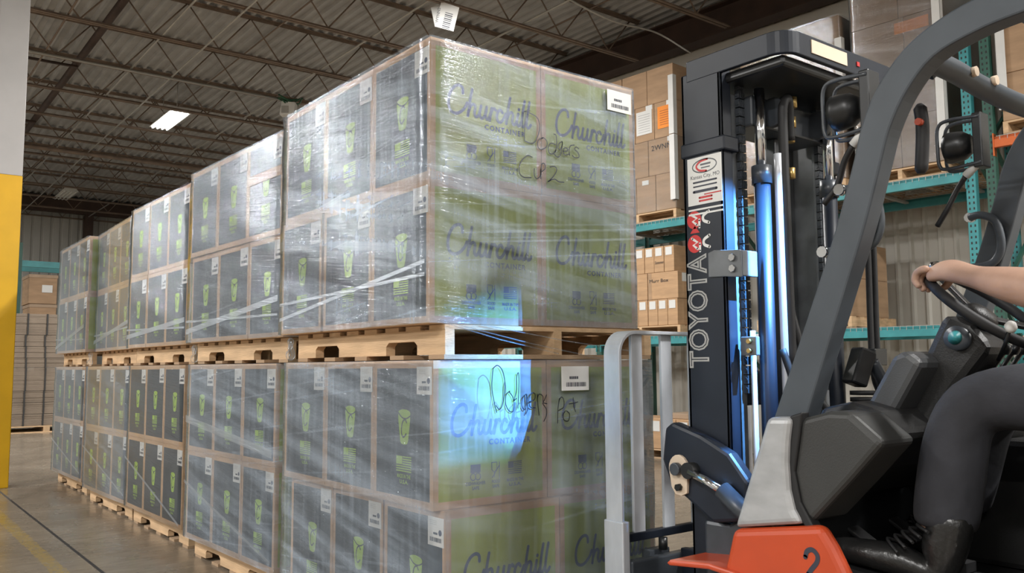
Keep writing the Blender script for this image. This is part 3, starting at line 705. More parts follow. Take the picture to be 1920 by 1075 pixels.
def rack_film(nm, s0, s1, z0, z1, b, s, g, seed):
    fm = film('rack_film_'+nm.replace(' ', '_'), b, s, g, .13, seed, (.8, .8, .78))
    w = .945
    o = bpy.data.objects.new('stretch_wrap', film_shell(w, s1-s0+.002, 0, z1-z0, -1, 0, 'stretch_wrap', fm, int(seed)))
    COL.objects.link(o); o.matrix_world = RM @ Matrix.Translation((.018, s0-.001, z0)); tag(o, 'shiny stretch film round the %s' % nm, 'stretch film', 'films on the rack')
    return o
rack_film('load left of the mast', -.283, .88, zb+.004, zb+hA*2.0, .015, .06, 1.0, 21)
rack_film('load behind the mast', -2.36, -1.20, zb+.004, 4.605, .02, .12, 3.0, 25)
rack_film('load behind the overhead guard', -3.31, -2.48, zb+.004, 4.855, .03, .16, 4.0, 28)
def protector(s, z0, z1, label):
    mb = MB(); mb.box(-.012, -.007, s-.020, s+.055, z0, z1); mb.box(-.012, .05, s-.020, s-.015, z0, z1)
    o = bpy.data.objects.new('corner_protector', mb.mesh('corner_protector', [M['foam']])); COL.objects.link(o); o.matrix_world = RM
    tag(o, label, 'edge board', 'white edge boards on the rack loads')
protector(-.287, zb+.10, zb+hA*2, 'white edge board on the lower half of the load left of the mast')
protector(-.287, zb+hA*2+.01, zb+hA*3.65, 'white edge board on the upper half of the load left of the mast')
protector(-2.375, zb+.6, 4.35, 'white edge board on the load behind the mast')
protector(-3.325, zb+.12, zb+1.02, 'lower white edge board on the load behind the overhead guard')
protector(-3.325, zb+1.03, zb+1.75, 'upper white edge board on the load behind the overhead guard')
o = MB(); o.box(-.006, -.001, -3.86, -3.785, zb+.35, 4.6); o.box(-.006, .06, -3.790, -3.785, zb+.35, 4.6)
o = o.build('corner_protector', M['foam']); o.matrix_world = RM; tag(o, 'white edge board on the load at the right edge', 'edge board', 'white edge boards on the rack loads')
# papers, labels and pen marks on the load left of the mast
b2 = LA[2, 0]
part('orange_notice', MB().box(-.0045, -.0035, .02, .235, .11, .38).mesh('orange_notice', [M['orange_paper']]), b2)['label'] = 'bright orange notice sheet'
mb = MB()
for k in range(7): mb.box(-.0055, -.0046, .035, .20, .15+.028*k, .158+.028*k)
nt_ = part('notice_print', mb.mesh('notice_print', [pm('faded_print', (.45,.13,.03))]), b2); nt_['kind'] = 'stuff'
part('delivery_note', MB().box(-.0045, -.0035, .03, .27, .09, .38).mesh('delivery_note', [M['paper']]), LA[2, 1])['label'] = 'white delivery note'
mb = MB()
for k in range(8): mb.box(-.0055, -.0046, .06, .24, .12+.03*k, .126+.03*k)
nt_ = part('note_print', mb.mesh('note_print', [pm('grey_print', (.4,.4,.4))]), LA[2, 1]); nt_['kind'] = 'stuff'
for key, a, c in (((2,1), .02, .40), ((1,0), .0, .40), ((0,1), .10, .36), ((2,0), .0, .40)):
    part('white_tag', MB().box(-.0045, -.0035, a, a+.10, c-.02, c+.035).mesh('white_tag', [M['paper']]), LA[key])
def pen(parent, body, y1, z, size, w):
    mb = MB(); lettering(mb, body, size, lambda u, v: (-.004, y1-u, z+v), 0, 0, 1, 0, width=w)
    part('pen_mark', mb.mesh('pen_mark', [M['marker']], False), parent)
pen(LA[1, 0], '2WNM', .345, .30, .09, .30)
part('orange_notice', MB().box(-.0045, -.0035, .08, .40, .33, .44).mesh('orange_notice', [M['orange_paper']]), LC[2, 0])['label'] = 'orange notice sheet partly behind the guard'
# dark gaps of pushed apart cartons are real: small boxes on the middle shelf
rpallet(-.30, .88, ZL, 'wooden pallet under the labelled boxes on the middle shelf')
z = ZL+.116
def small_row(z0, z1, s0, n, w, tier, mat='kraft'):
    for k in range(n):
        b = brown_box(.03, .60, s0+k*w, s0+(k+1)*w, z0, z1, 'small labelled box in the %s row of the middle shelf, %s' % (tier, ['nearest', 'second', 'third', 'fourth', 'fifth', 'sixth', 'seventh'][k]), 'labelled boxes on the middle shelf', mat, False)
        h = z1-z0; part('white_label', MB().box(-.004, -.0035, .025, w-.03, h-.115, h-.02).mesh('white_label', [M['paper']]), b)
        if tier == 'upper' and k == 1: pen(b, 'Sommer', w-.02, .10, .05, .13)
small_row(z, z+.31, -.262, 7, .148, 'lower'); small_row(z+.63, z+.94, -.225, 7, .148, 'upper')
b = brown_box(.03, .60, -.275, .175, z+.31, z+.63, 'wide brown box between the two rows of labelled boxes', 'wide boxes on the middle shelf', 'kraft', False); pen(b, 'Murr Box', .42, .20, .06, .28)
part('white_label', MB().box(.08, .20, -.0035, -.0008, .20, .30).mesh('white_label', [M['paper']]), b)
part('packing_tape', MB().box(-.0015, 0, .385, .44, 0, .318).mesh('packing_tape', [M['kraft2']]), b)
brown_box(.03, .60, .178, .63, z+.31, z+.63, 'wide brown box behind the front load, middle shelf', 'wide boxes on the middle shelf', 'kraft', False)
# more boxes on the middle shelf of the next bay, glimpsed past the mast
rpallet(-2.36, -1.31, ZL, 'wooden pallet on the middle shelf behind the hoses')
for k in range(3):
    b = brown_box(.05, .9, -2.33+k*.33, -2.01+k*.33, ZL+.116, ZL+.50, 'brown box on the middle shelf behind the hoses, %s' % ['nearest', 'middle one', 'farthest'][k], 'boxes behind the hoses', 'kraft2', False)
    part('white_label', MB().box(-.004, -.0035, .03, .15, .22, .34).mesh('white_label', [M['paper']]), b)
    brown_box(.05, .9, -2.33+k*.33, -2.01+k*.33, ZL+.50, ZL+.86, 'brown box in the upper row behind the hoses, %s' % ['nearest', 'middle one', 'farthest'][k], 'boxes behind the hoses', 'kraft2', False)
# floor level
rpallet(-.42, .85, .002, 'wooden pallet on the floor below the rack')
for k in range(6):
    b = brown_box(.02, .55, -.40+k*.20, -.20+k*.20, .12, .47, 'labelled box on the floor pallet below the rack, %s' % ['nearest', 'second', 'third', 'fourth', 'fifth', 'sixth'][k], 'boxes on the floor pallet', 'kraft', False)
    part('white_label', MB().box(-.004, -.0035, .03, .15, .20, .32).mesh('white_label', [M['paper']]), b)
brown_box(.1, .7, -.32, .05, .47, .53, 'low open box lying on the floor pallet boxes', 'boxes on the floor pallet', 'kraft3', False)

# ================================================================== far left: flattened cartons and a second rack
def fl_bundles():
    t = thing('wooden_pallet', 'wooden pallet under the bundles of flat cardboard', 'pallet', (.55, 14.5, 0))
    for k in range(3): MB().box(.55+k*.68, .65+k*.68, 14.5, 15.6, .02, .10).build('stringer', M['wood'], t)
    for k in range(6): MB().box(.55, 2.01, 14.5+k*.2, 14.6+k*.2, .10, .12).build('deck_board', M['wood'], t)
    for k in range(3): MB().box(.55, 2.01, 14.5+k*.5, 14.6+k*.5, 0, .02).build('bottom_board', M['wood'], t)
    zs = [.124, .33, .53, .73, 1.13, 1.30, 1.50, 1.70, 1.89, 2.07]
    words = ['lowest', 'second', 'third', 'fourth, thickest', 'fifth', 'sixth', 'seventh', 'eighth', 'topmost']
    for i, (a, b) in enumerate(zip(zs, zs[1:])):
        o = thing('cardboard_bundle', '%s bundle of flat cardboard on the pallet beside the yellow column' % words[i], 'cardboard', (1.3, 15, a), 'bundles of flat cardboard')
        dx = random.uniform(-.02, .02); mb = MB(); n = max(6, int((b-a)/.016)); h = (b-a-.006)/n
        for k in range(n):
            e = random.uniform(-.004, .004); mb.box(.58+dx+e, 1.98+dx+e, 14.52+e, 15.58, a+k*h, a+k*h+h*.82)
        q = mb.build('cardboard_sheets', M['flat'], o, recalc=False); q['kind'] = 'stuff'
        for xs in (.92, 1.22, 1.6): MB().box(xs-.012+dx, xs+.012+dx, 14.505, 15.59, a-.001, b-.004).build('strap', M['strap'], o)
fl_bundles()
FR = thing('pallet_rack', 'teal and green pallet rack far behind the cardboard bundles', 'rack', (1.2, 18, 0))
for x, y in ((1.22, 18), (1.22, 19), (3.9, 18), (3.9, 19)):
    MB().box(x-.045, x+.045, y-.04, y+.04, 0, 3.75).build('upright', M['rackgreen'], FR)
for y in (18, 19):
    for z in (1.7, 3.38): MB().box(1.26, 3.86, y-.03, y+.03, z-.13, z).build('beam', M['teal'], FR)
for k in range(5): MB().box(1.3+k*.6, 1.42+k*.6, 18, 19, 1.70, 1.72).build('shelf_board', M['wood2'], FR)
def fbox(x0, x1, y0, y1, z0, z1, label, mat='kraft2', lab=None):
    o = thing('brown_box', label, 'box', ((x0+x1)/2, y0, z0), 'boxes on the far rack')
    MB().box(x0, x1, y0, y1, z0, z1-.06).build('carton_body', M['kraft2'], o, .006)
    MB().box(x0-.012, x1+.012, y0-.012, y1+.012, z1-.07, z1).build('lid', M[mat], o, .006)
    if lab: MB().box(lab[0], lab[0]+.2, y0-.016, y0-.013, lab[1], lab[1]+.16).build('white_label', M['paper'], o)
fbox(1.42, 1.95, 18, 18.9, 2.48, 3.10, 'tall dark brown box with a white label, far rack', 'kraft3', (1.66, 2.72))
fbox(1.45, 1.95, 18, 18.9, 2.24, 2.47, 'low brown box below the tall box, far rack', 'kraft3')
fbox(1.36, 1.95, 18, 18.9, 1.97, 2.23, 'flat brown box third from top, far rack', 'kraft3')
fbox(1.34, 1.96, 18, 18.9, 1.73, 1.96, 'lowest brown box on the far rack shelf', 'kraft3')

# ================================================================== hung from the roof
S = thing('hanging_sign', 'white folded barcode sign hanging above the front stack', 'sign', (3.70, 5.58, 5.0))
def signq(px, pz, off=0): return Vector((3.71, 5.60, 5.11))+Vector((.79, -.61, 0))*px*1.5+Vector((0, 0, 1))*pz*1.5+Vector((-.61, -.79, -.12))*off*1.5
q = [(-.02,.125), (.12,.075), (.075,-.115), (-.065,-.075)]
mb = MB(); mb.add([signq(a, b) for a, b in q]+[signq(a, b, .002) for a, b in q], [(0,1,2,3),(7,6,5,4),(0,1,5,4),(1,2,6,5),(2,3,7,6),(3,0,4,7)]); mb.build('front_leaf', M['foam'], S)
q2 = [(-.12,.085), (-.055,.06), (-.035,-.07), (-.09,-.07)]
mb = MB(); mb.add([signq(-.105,.092,-.05), signq(-.02,.11,-.05), signq(-.065,-.075), signq(-.07,-.077,-.01)], [(0,1,2,3)]); mb.build('back_leaf', M['foam'], S)
mb = MB()
for k in range(9):
    zz = .035-.0145*k; mb.add([signq(.012-k*.0035, zz+.004, .003), signq(.070-k*.0035, zz-.013, .003), signq(.070-k*.0035, zz-.013-.006-.003*(k%2), .003), signq(.012-k*.0035, zz-.002-.003*(k%2), .003)], [(0,1,2,3)])
o = mb.build('barcode', M['darkink'], S, recalc=False); o['kind'] = 'stuff'
mb = MB(); lettering(mb, 'WYNN2', .034, lambda u, v: signq(-.043+u*.16-v, -.045+u*.95, .003)); mb.build('sign_lettering', M['darkink'], S)
MB().cyl(signq(-.02,.12), signq(-.02,.14), .002, n=5).build('hanger_wire', M['conduit'], S)
EL = thing('emergency_light', 'small white box fitting with green cables hung from the roof joists', 'ceiling fitting', (3.67, 9.9, 5.0))
ex = Vector((3.67, 9.94, 5.08))
mb = MB(); mb.prism([(-.11,-.10), (.11,-.10), (.13,.09), (-.08,.11)], 'y', -.08, .08)
mb.v = [tuple(ex+Vector((v[0]*.8+v[1]*.6, v[0]*-.6+v[1]*.8, v[2]))) for v in mb.v]; mb.build('housing', M['foam'], EL, .006)
mb = MB(); mb.box(-.08, .03, -.09, -.081, -.08, .03); mb.v = [tuple(ex+Vector((v[0]*.8+v[1]*.6, v[0]*-.6+v[1]*.8, v[2]))) for v in mb.v]; mb.build('grille', M['conduit'], EL)
for k in range(5):
    a = ex+Vector((.02*k-.02, -.02*k, .07)); pts = [a, a+Vector((.05*(k-2), .05*k-.1, .03)), a+Vector((-.10*(k-1.0), -.07*(k-2), .06)), a+Vector((.07*(k-2), .05*k, .08)), a+Vector((.10, -.02*k, .09))]
    MB().tube(catmull(pts, 5), .012, 6).build('cable', M['cable'], EL)
MB().cyl(ex+Vector((.03, 0, .06)), (3.69, 9.99, 5.26), .008, n=6).build('drop_rod', M['conduit'], EL)

# ================================================================== forklift
FK = thing('forklift', 'orange and grey counterbalance forklift with a black mast and load backrest', 'forklift', (1.0, -1.3, 0))
XC = 1.0
def mir(x): return 2*XC-x
def fk(mb, name, mat, bevel=0, label=None, parent=None, **k):
    o = mb.build(name, mat, parent or FK, bevel, **k)
    if label: o['label'] = label
    return o
# --- load backrest
def strip(path, w0, w1, t, ax='y'):
    """flat bar bent along path (x,z), thickness t in the plane, from y=w0 to y=w1"""
    mb = MB(); n = len(path); vs = []
    for i in range(n):
        a = Vector(path[max(0, i-1)]); b = Vector(path[min(n-1, i+1)]); d = (b-a).normalized(); nn = Vector((-d.y, d.x))*t/2
        p = Vector(path[i])
        for q in (p+nn, p-nn):
            for y in (w0, w1): vs.append((q.x, y, q.y))
    fs = []
    for i in range(n-1):
        k = 4*i; fs += [(k, k+1, k+5, k+4), (k+2, k+6, k+7, k+3), (k, k+4, k+6, k+2), (k+1, k+3, k+7, k+5)]
    fs += [(0, 2, 3, 1), (4*n-4, 4*n-3, 4*n-1, 4*n-2)]
    mb.add(vs, fs, 0); return mb
xl, zt, r = .525, 1.205, .075
pth = [(xl, .52)]+[(xl+r-r*math.cos(a), zt-r+r*math.sin(a)) for a in [PI/2*k/8 for k in range(9)]]
pth += [(mir(a), b) for a, b in pth[::-1]]
fk(strip(pth, -.365, -.290, .012), 'backrest_frame', M['galv'], .002, 'bare steel backrest frame')
for k in range(6):
    x = .625+.15*k; fk(MB().box(x-.027, x+.027, -.345, -.333, .52, zt-.005), 'backrest_bar', M['galv'], .002)
fk(MB().box(.53, mir(.53), -.352, -.325, .500, .528), 'backrest_rail', M['mast'], .003)
for s in (0, 1):
    x0, x1 = (.512, .545) if s == 0 else (mir(.545), mir(.512))
    fk(MB().box(x0, x1, -.375, -.285, .14, .575), 'backrest_bracket', M['galv'], .004)
# --- carriage and forks
for z0, z1 in ((.36, .445), (.10, .18)):
    fk(MB().box(.545, mir(.545), -.385, -.345, z0, z1), 'carriage_bar', M['mastgrey'], .005)
for x in (.72, 1.18):
    mb = MB(); mb.prism([(-.345,.02), (-.30,.02), (.72,.03), (.72,.042), (-.26,.068), (-.30,.08), (-.305,.46), (-.345,.46)], 'x', x-.05, x+.05); fk(mb, 'fork', M['mastgrey'], .004)
    fk(MB().cyl((x, -.36, .46), (x, -.36, .50), .016, n=10), 'fork_latch', M['blacksteel'])
for x in (.80, 1.20):
    fk(MB().box(x-.015, x+.015, -.60, -.38, .10, .46), 'carriage_plate', M['mast'], .004)
# --- mast rails
def channel(x0, out, y0, y1, z0, z1, t=.014, fl=.055):
    mb = MB(); s = out      # web on the outer side, flanges pointing inwards
    xa, xb = sorted((x0, x0+s*t)); mb.box(xa, xb, y0, y1, z0, z1)
    for ya, yb in ((y0, y0+t), (y1-t, y1)):
        fa, fb = sorted((x0, x0+s*fl)); mb.box(fa, fb, ya, yb, z0, z1)
    return mb
for s, x in ((1, .67), (-1, mir(.67))):
    fk(channel(x, s, -.70, -.535, .06, 2.075), 'outer_mast_rail', M['mast'], .004)
    fk(channel(x+s*.062, s, -.685, -.555, .08, 1.99, .013, .05), 'inner_mast_rail', M['railgrey'], .003)
    # lift cylinders
    cx = x+s*.135
    lc = fk(MB().cyl((cx, -.752, .12), (cx, -.752, 1.72), .027, n=20), 'lift_cylinder', M['mast'])
    fk(MB().cyl((cx, -.752, 1.72), (cx, -.752, 2.0), .018, n=14), 'cylinder_rod', M['chrome'], parent=lc)
    fk(MB().cyl((cx, -.752, 1.68), (cx, -.752, 1.74), .033, n=20), 'cylinder_gland', M['mastgrey'], parent=lc)
    fk(MB().cyl((x+s*.083, -.735, .30), (x+s*.083, -.735, 1.20), .009, n=10), 'oil_pipe', M['galv'])
    # roller chains
    mb = MB(); z = 1.0
    while z < 2.02:
        for dx in (-.012, -.004, .004, .012): mb.box(cx-s*.03+dx-.0025, cx-s*.03+dx+.0025, -.705, -.688, z, z+.026)
        mb.cyl((cx-s*.03-.017, -.697, z+.013), (cx-s*.03+.017, -.697, z+.013), .008, n=6); z += .0305
    o = fk(mb, 'lift_chain', M['mastgrey'], recalc=False); o['kind'] = 'stuff'
    fk(MB().cyl((cx-s*.03, -.72, .95), (cx-s*.03, -.67, 1.99), .004, n=6), 'chain_anchor', M['blacksteel'])
    # outer rail bracket near the top
    xa, xb = sorted((x-s*.006, x+s*.07)); fk(MB().box(xa, xb, -.715, -.53, 1.785, 1.835), 'rail_cap', M['mast'], .006)
    # tilt/mounting plates at the foot
    br = [(-.47,.885), (-.50,.905), (-.62,.87), (-.73,.82), (-.80,.74), (-.78,.62), (-.66,.60), (-.56,.66), (-.49,.70), (-.455,.78)]
    xa, xb = sorted((x-s*.05, x+s*.0)); fk(MB().prism(br, 'x', xa, xb), 'mast_bracket', M['mast'], .012)
    br2 = [(-.60,.60), (-.70,.60), (-.86,.70), (-.96,.66), (-.96,.50), (-.60,.42)]
    xa, xb = sorted((x-s*.02, x+s*.03)); fk(MB().prism(br2, 'x', xa, xb), 'mast_support', M['mastgrey'], .012)
    # pin plate with bolts
    mb = MB(); py, pz = -.535, .757
    poly = [(py+.040*math.cos(a), pz+.045*math.sin(a)) for a in [PI*k/10 for k in range(11)]]+[(py-.034, pz-.075), (py-.012, pz-.085), (py+.014, pz-.082), (py+.030, pz-.06)]
    xa, xb = sorted((x-s*.062, x-s*.05)); pp = fk(mb.prism(poly, 'x', xa, xb), 'pin_plate', M['cream'], .002, 'cream coloured pin plate')
    fk(MB().cyl((x-s*.062, py, pz), (x-s*.082, py, pz), .021, n=12), 'pivot_pin', M['mastgrey'], .003, parent=pp)
    fk(MB().cyl((x-s*.062, py-.006, pz-.058), (x-s*.076, py-.006, pz-.058), .012, n=6), 'bolt', M['blacksteel'], parent=pp)
    # tilt cylinder
    xt = x-s*.075
    tcy = fk(MB().cyl((xt, -.722, .712), (xt, -.88, .60), .028, n=18), 'tilt_cylinder', M['mastgrey'])
    fk(MB().cyl((xt, -.595, .755), (xt, -.735, .705), .013, n=14), 'tilt_rod', M['chrome'], parent=tcy)
    fk(MB().cyl((xt-s*.01, -.592, .757), (x, -.592, .757), .026, n=14), 'tilt_eye', M['blacksteel'], parent=tcy)
# top tie: bent plate sticking out behind the rails
ro = .06; a0 = .678; yb_ = -.945
pp_ = [(a0, -.56), (a0, yb_+ro)]+[(a0+ro-ro*math.cos(t), yb_+ro-ro*math.sin(t)) for t in [PI/2*k/8 for k in range(1, 9)]]
pp_ += [(mir(a), b) for a, b in pp_[::-1]]
mb = MB(); n = len(pp_); vs = []
for i in range(n):
    a = Vector(pp_[max(0, i-1)]); b = Vector(pp_[min(n-1, i+1)]); d = (b-a).normalized(); nn = Vector((-d.y, d.x))*.009
    for q in (Vector(pp_[i])+nn, Vector(pp_[i])-nn):
        for z in (2.045, 2.118): vs.append((q.x, q.y, z))
fs = []
for i in range(n-1):
    k = 4*i; fs += [(k, k+1, k+5, k+4), (k+2, k+6, k+7, k+3), (k, k+4, k+6, k+2), (k+1, k+3, k+7, k+5)]
fs += [(0, 2, 3, 1), (4*n-4, 4*n-3, 4*n-1, 4*n-2)]
mb.add(vs, fs); tie = fk(mb, 'top_tie', M['mast'], .003)
fk(MB().box(.80, 1.0, yb_-.0125, yb_-.0095, 2.062, 2.105), 'caution_label', M['cream'], parent=tie)['label'] = 'cream caution label'
fk(MB().box(1.06, 1.075, yb_-.0125, yb_-.0095, 2.075, 2.09), 'red_tag', M['red'], parent=tie)
fk(MB().box(.70, mir(.70), -.92, -.60, 2.015, 2.05), 'top_cross_member', M['blacksteel'], .01)
fk(MB().box(.79, mir(.79), -.735, -.59, 1.88, 1.985), 'inner_cross_member', M['mastgrey'], .008)
fk(MB().box(.69, mir(.69), -.57, -.54, .95, 1.07), 'lower_cross_member', M['mast'], .008)
fk(MB().box(.69, mir(.69), -.57, -.54, .25, .40), 'lower_cross_member', M['mast'], .008)
fk(MB().box(.985, 1.015, -.68, -.62, .4, 1.88), 'centre_guide', M['mastgrey'], .006)
for x in (.87, 1.13): fk(MB().cyl((x-.012, -.76, 1.93), (x+.012, -.76, 1.93), .05, n=20), 'chain_sheave', M['mastgrey'], .004)
# hoses and fittings
def hose(pts, r, mat='rubber', name='hose'): return fk(MB().tube(catmull(pts, 6), r, 8), name, M[mat])
hose([(.865,-.80,1.05), (.862,-.80,1.5), (.862,-.80,1.86), (.87,-.80,1.95), (.895,-.80,1.97), (.915,-.79,1.93), (.93,-.78,1.84)], .016)
hose([(.845,-.79,.95), (.842,-.79,1.4), (.842,-.79,1.78)], .013, 'galv', 'oil_pipe')
hose([(.83,-.79,1.14), (.85,-.82,1.02), (.88,-.84,.92), (.92,-.86,.86)], .012)
hose([(.87,-.79,1.30), (.90,-.82,1.12), (.93,-.85,.98), (.99,-.90,.90)], .012)
for x, y, z in ((.93,-.79,1.90), (.965,-.76,1.86), (.90,-.80,1.72), (.94,-.79,1.97)): fk(MB().cyl((x, y, z-.018), (x, y, z+.018), .013, n=6), 'brass_fitting', M['brass'])
for x in (1.345, 1.385): hose([(x,-.80,1.95), (x+.004,-.80,1.5), (x,-.80,1.1), (x+.01,-.82,.98), (x+.03,-.86,.86)], .011)
fk(MB().box(1.325, 1.405, -.825, -.785, 1.085, 1.145), 'hose_clamp', M['blacksteel'], .004)
mb = MB(); z = .70
while z < 1.0: mb.cyl((1.21, -.84, z), (1.21, -.84, z+.014), .045, n=12); z += .022
o = fk(mb, 'bellows', M['rubber'], recalc=False); o['kind'] = 'stuff'
hose([(1.24,-.86,1.10), (1.27,-.88,1.02), (1.29,-.88,.92), (1.28,-.88,.80)], .022, 'mastgrey')
fk(MB().bar((1.17,-.83,1.02), (1.21,-.85,1.14), .07, .06), 'valve_body', M['blacksteel'], .008)
# clamps with bolts on the left rail
cl = fk(MB().prism([(-.635,1.375), (-.635,1.455), (-.66,1.462), (-.765,1.452), (-.765,1.365), (-.70,1.372)], 'x', .664, .672), 'hose_clamp', M['railgrey'], .003)
fk(MB().box(.672, .75, -.765, -.75, 1.37, 1.452), 'clamp_plate', M['railgrey'], .003, parent=cl)
for z in (1.395, 1.43): fk(MB().cyl((.664, -.735, z), (.655, -.735, z), .012, n=6), 'bolt', M['chrome'], parent=cl)
cl = fk(MB().box(.715, .735, -.775, -.715, 1.12, 1.18), 'hose_clamp', M['railgrey'], .003)
for z in (1.135, 1.165): fk(MB().cyl((.714, -.752, z), (.704, -.752, z), .008, n=6), 'bolt', M['brass'], parent=cl)
# lettering and stickers on the left rail (they read upwards)
mpz = lambda u, v: (.6693, -.622+v, 1.085+u)
mb = MB(); vs, fs = text2d('TOYOTA', 1, 1.02, .030); w0 = max(v[0] for v in vs)-min(v[0] for v in vs); h0 = max(v[1] for v in vs)
mb.add([(.6690-abs(z)*.01, -.622+y/h0*.080, 1.083+x/w0*.375) for x, y, z in vs], fs); fk(mb, 'brand_lettering', M['paper'], label='white outlined TOYOTA lettering', recalc=False)
for k, z in enumerate((1.492, 1.572)):
    mb = MB(); mb.disc((-.578, z), .030, lambda u, v: (.6692, u, v), 0, 20); o = fk(mb, 'warning_sticker', M['red'], label='round red warning sticker')
    mb = MB(); mb.ribbon([(-.590,z-.018), (-.572,z-.004), (-.590,z+.004), (-.568,z+.018)], .009, lambda u, v: (.6688, u, v)); fk(mb, 'warning_mark', M['paper'], parent=o)
    mb = MB(); mb.ribbon(catmull([(-.640,z+.022,0), (-.618,z+.010,0), (-.618,z-.006,0), (-.640,z-.016,0)], 5), .010, lambda u, v: (.6690, u, v)); mb.ribbon([(-.60, z-.026), (-.60, z-.002)], .009, lambda u, v: (.6690, u, v)); fk(mb, 'number_decal', M['paper'])
mb = MB(); mb.flat([(-.600,1.528), (-.560,1.528), (-.580,1.552)], lambda u, v: (.6692, u, v)); fk(mb, 'warning_triangle', M['red'])
stk = fk(MB().box(.6682, .6694, -.698, -.556, 1.620, 1.780), 'dealer_sticker', M['paper'], label='white dealer sticker with an oval logo')
ms = lambda u, v: (.6678, -.556-u, v)
mb = MB(); mb.ribbon([(.072+.050*math.cos(2*PI*k/24), 1.748+.022*math.sin(2*PI*k/24)) for k in range(24)], .004, ms, 0, True); mb.flat([(.055,1.750),(.098,1.750),(.098,1.756),(.055,1.756)], ms, 0); mb.flat([(.058,1.740),(.095,1.740),(.095,1.744),(.058,1.744)], ms, 0); fk(mb, 'oval_logo', M['mastgrey'], parent=stk)
mb = MB(); mb.ribbon(catmull([(.085,1.768,0), (.055,1.764,0), (.038,1.750,0), (.050,1.735,0), (.080,1.729,0)], 5), .007, ms); mb.ribbon([(.07,1.652),(.137,1.652)], .004, ms); mb.ribbon([(.048,1.643),(.100,1.643)], .007, ms); mb.ribbon([(.048,1.632),(.100,1.632)], .006, ms); fk(mb, 'red_print', M['red'], parent=stk)
mb = MB(); lettering(mb, 'Kansas City, MO', .018, ms, .072, 1.708, 1, 0, 'c', width=.12)
for z, t in ((1.696, .006), (1.682, .005), (1.665, .009)): mb.ribbon([(.025, z), (.120, z)], t, ms)
fk(mb, 'sticker_print', M['darkink'], parent=stk)
for z in (1.605, 1.590): fk(MB().box(.6686, .6694, -.698, -.556, z-.003, z+.003), 'pinstripe', M['paper'])
# --- overhead guard
LF = [(-.947,.939), (-1.089,1.271), (-1.168,1.467), (-1.225,1.632), (-1.249,1.713), (-1.294,1.803), (-1.37,1.887), (-1.468,1.939), (-1.60,1.968), (-1.9,1.99), (-2.3,1.995), (-2.42,1.96), (-2.47,1.86), (-2.50,1.0)]
LR = [(-1.053,.943), (-1.177,1.265), (-1.250,1.456), (-1.302,1.616), (-1.329,1.695), (-1.378,1.780), (-1.45,1.849), (-1.553,1.880), (-1.66,1.892), (-1.9,1.905), (-2.28,1.91), (-2.36,1.89), (-2.39,1.82), (-2.42,1.0)]
LFc = [tuple(p) for p in [Vector((a[0], a[1], 0)) for a in LF]]
def smooth2(p): return [(q.x, q.y) for q in catmull([(a, b, 0) for a, b in p], 4)]
F_, R_ = smooth2(LF), smooth2(LR)
for x0, x1 in ((.55, .615), (mir(.615), mir(.55))):
    mb = MB(); n = len(F_); vs = []
    for i in range(n):
        for (y, z) in (F_[i], R_[i]):
            for x in (x0, x1): vs.append((x, y, z))
    fs = []
    for i in range(n-1):
        k = 4*i; fs += [(k, k+1, k+5, k+4), (k+2, k+6, k+7, k+3), (k, k+4, k+6, k+2), (k+1, k+3, k+7, k+5)]
    fs += [(0, 2, 3, 1), (4*n-4, 4*n-3, 4*n-1, 4*n-2)]
    mb.add(vs, fs); fk(mb, 'guard_pillar', M['steelpaint'], .010)
for y, z in ((-1.62, 1.935), (-1.80, 1.95), (-1.98, 1.955), (-2.16, 1.955), (-2.32, 1.95)):
    fk(MB().box(.60, mir(.60), y-.02, y+.02, z-.018, z+.018), 'roof_bar', M['steelpaint'], .006)
cb = fk(MB().tube(catmull([(.60,-1.41,1.865), (.75,-1.41,1.862), (.90,-1.41,1.85), (1.05,-1.43,1.83), (1.2,-1.44,1.83), (1.4,-1.41,1.865)], 6), .030, 10), 'front_crossbar', M['steelpaint'])
for x in (.79, .91): fk(MB().cyl((x, -1.435, 1.862), (x, -1.448, 1.862), .014, n=8), 'bolt', M['cream'], parent=cb)
for s, x in ((1, .635), (-1, mir(.635))):
    h_ = fk(MB().tube(catmull([(x-s*.01,-1.150,1.572), (x,-1.19,1.572), (x,-1.232,1.545), (x,-1.245,1.47), (x,-1.225,1.420), (x,-1.18,1.405), (x-s*.01,-1.09,1.405)], 5), .013, 10), 'grab_handle', M['steelpaint'])
    for y, z in ((-1.145, 1.572), (-1.085, 1.405)): fk(MB().cyl((x-s*.01, y, z), (x-s*.03, y, z), .016, n=10), 'handle_boss', M['chrome'], parent=h_)
    # head lamps with wire guards
    hx = x+s*.03
    hl = fk(MB().lathe([(.0,-.03), (.03,-.03), (.048,-.005), (.052,.03), (.052,.045), (0,.045)], (hx, -1.155, 1.805), (0,1,0), 20), 'head_lamp', M['blacksteel'])
    fk(MB().lathe([(.047,.046), (.03,.052), (0,.054)], (hx, -1.155, 1.805), (0,1,0), 20), 'lens', M['paper'], parent=hl)
    for dx in (-.028, .028):
        fk(MB().tube(catmull([(hx+dx,-1.225,1.885), (hx+dx,-1.13,1.892), (hx+dx,-1.092,1.875), (hx+dx,-1.088,1.80), (hx+dx,-1.092,1.745), (hx+dx,-1.12,1.730), (hx+dx,-1.225,1.735)], 5), .006, 6), 'wire_guard', M['mastgrey'], parent=hl)
    fk(MB().box(hx-.03, hx+.03, -1.23, -1.20, 1.72, 1.90), 'lamp_bracket', M['blacksteel'], .004, parent=hl)
    fk(MB().cyl((hx-.01, -1.215, 1.745), (hx-.01, -1.165, 1.70), .014, n=8), 'connector', M['foam'], parent=hl)
    fk(MB().tube(catmull([(hx-.01,-1.165,1.70), (hx,-1.13,1.66), (hx+s*.01,-1.10,1.60), (hx,-1.06,1.55)], 5), .009, 6), 'lamp_cable', M['rubber'], parent=hl)
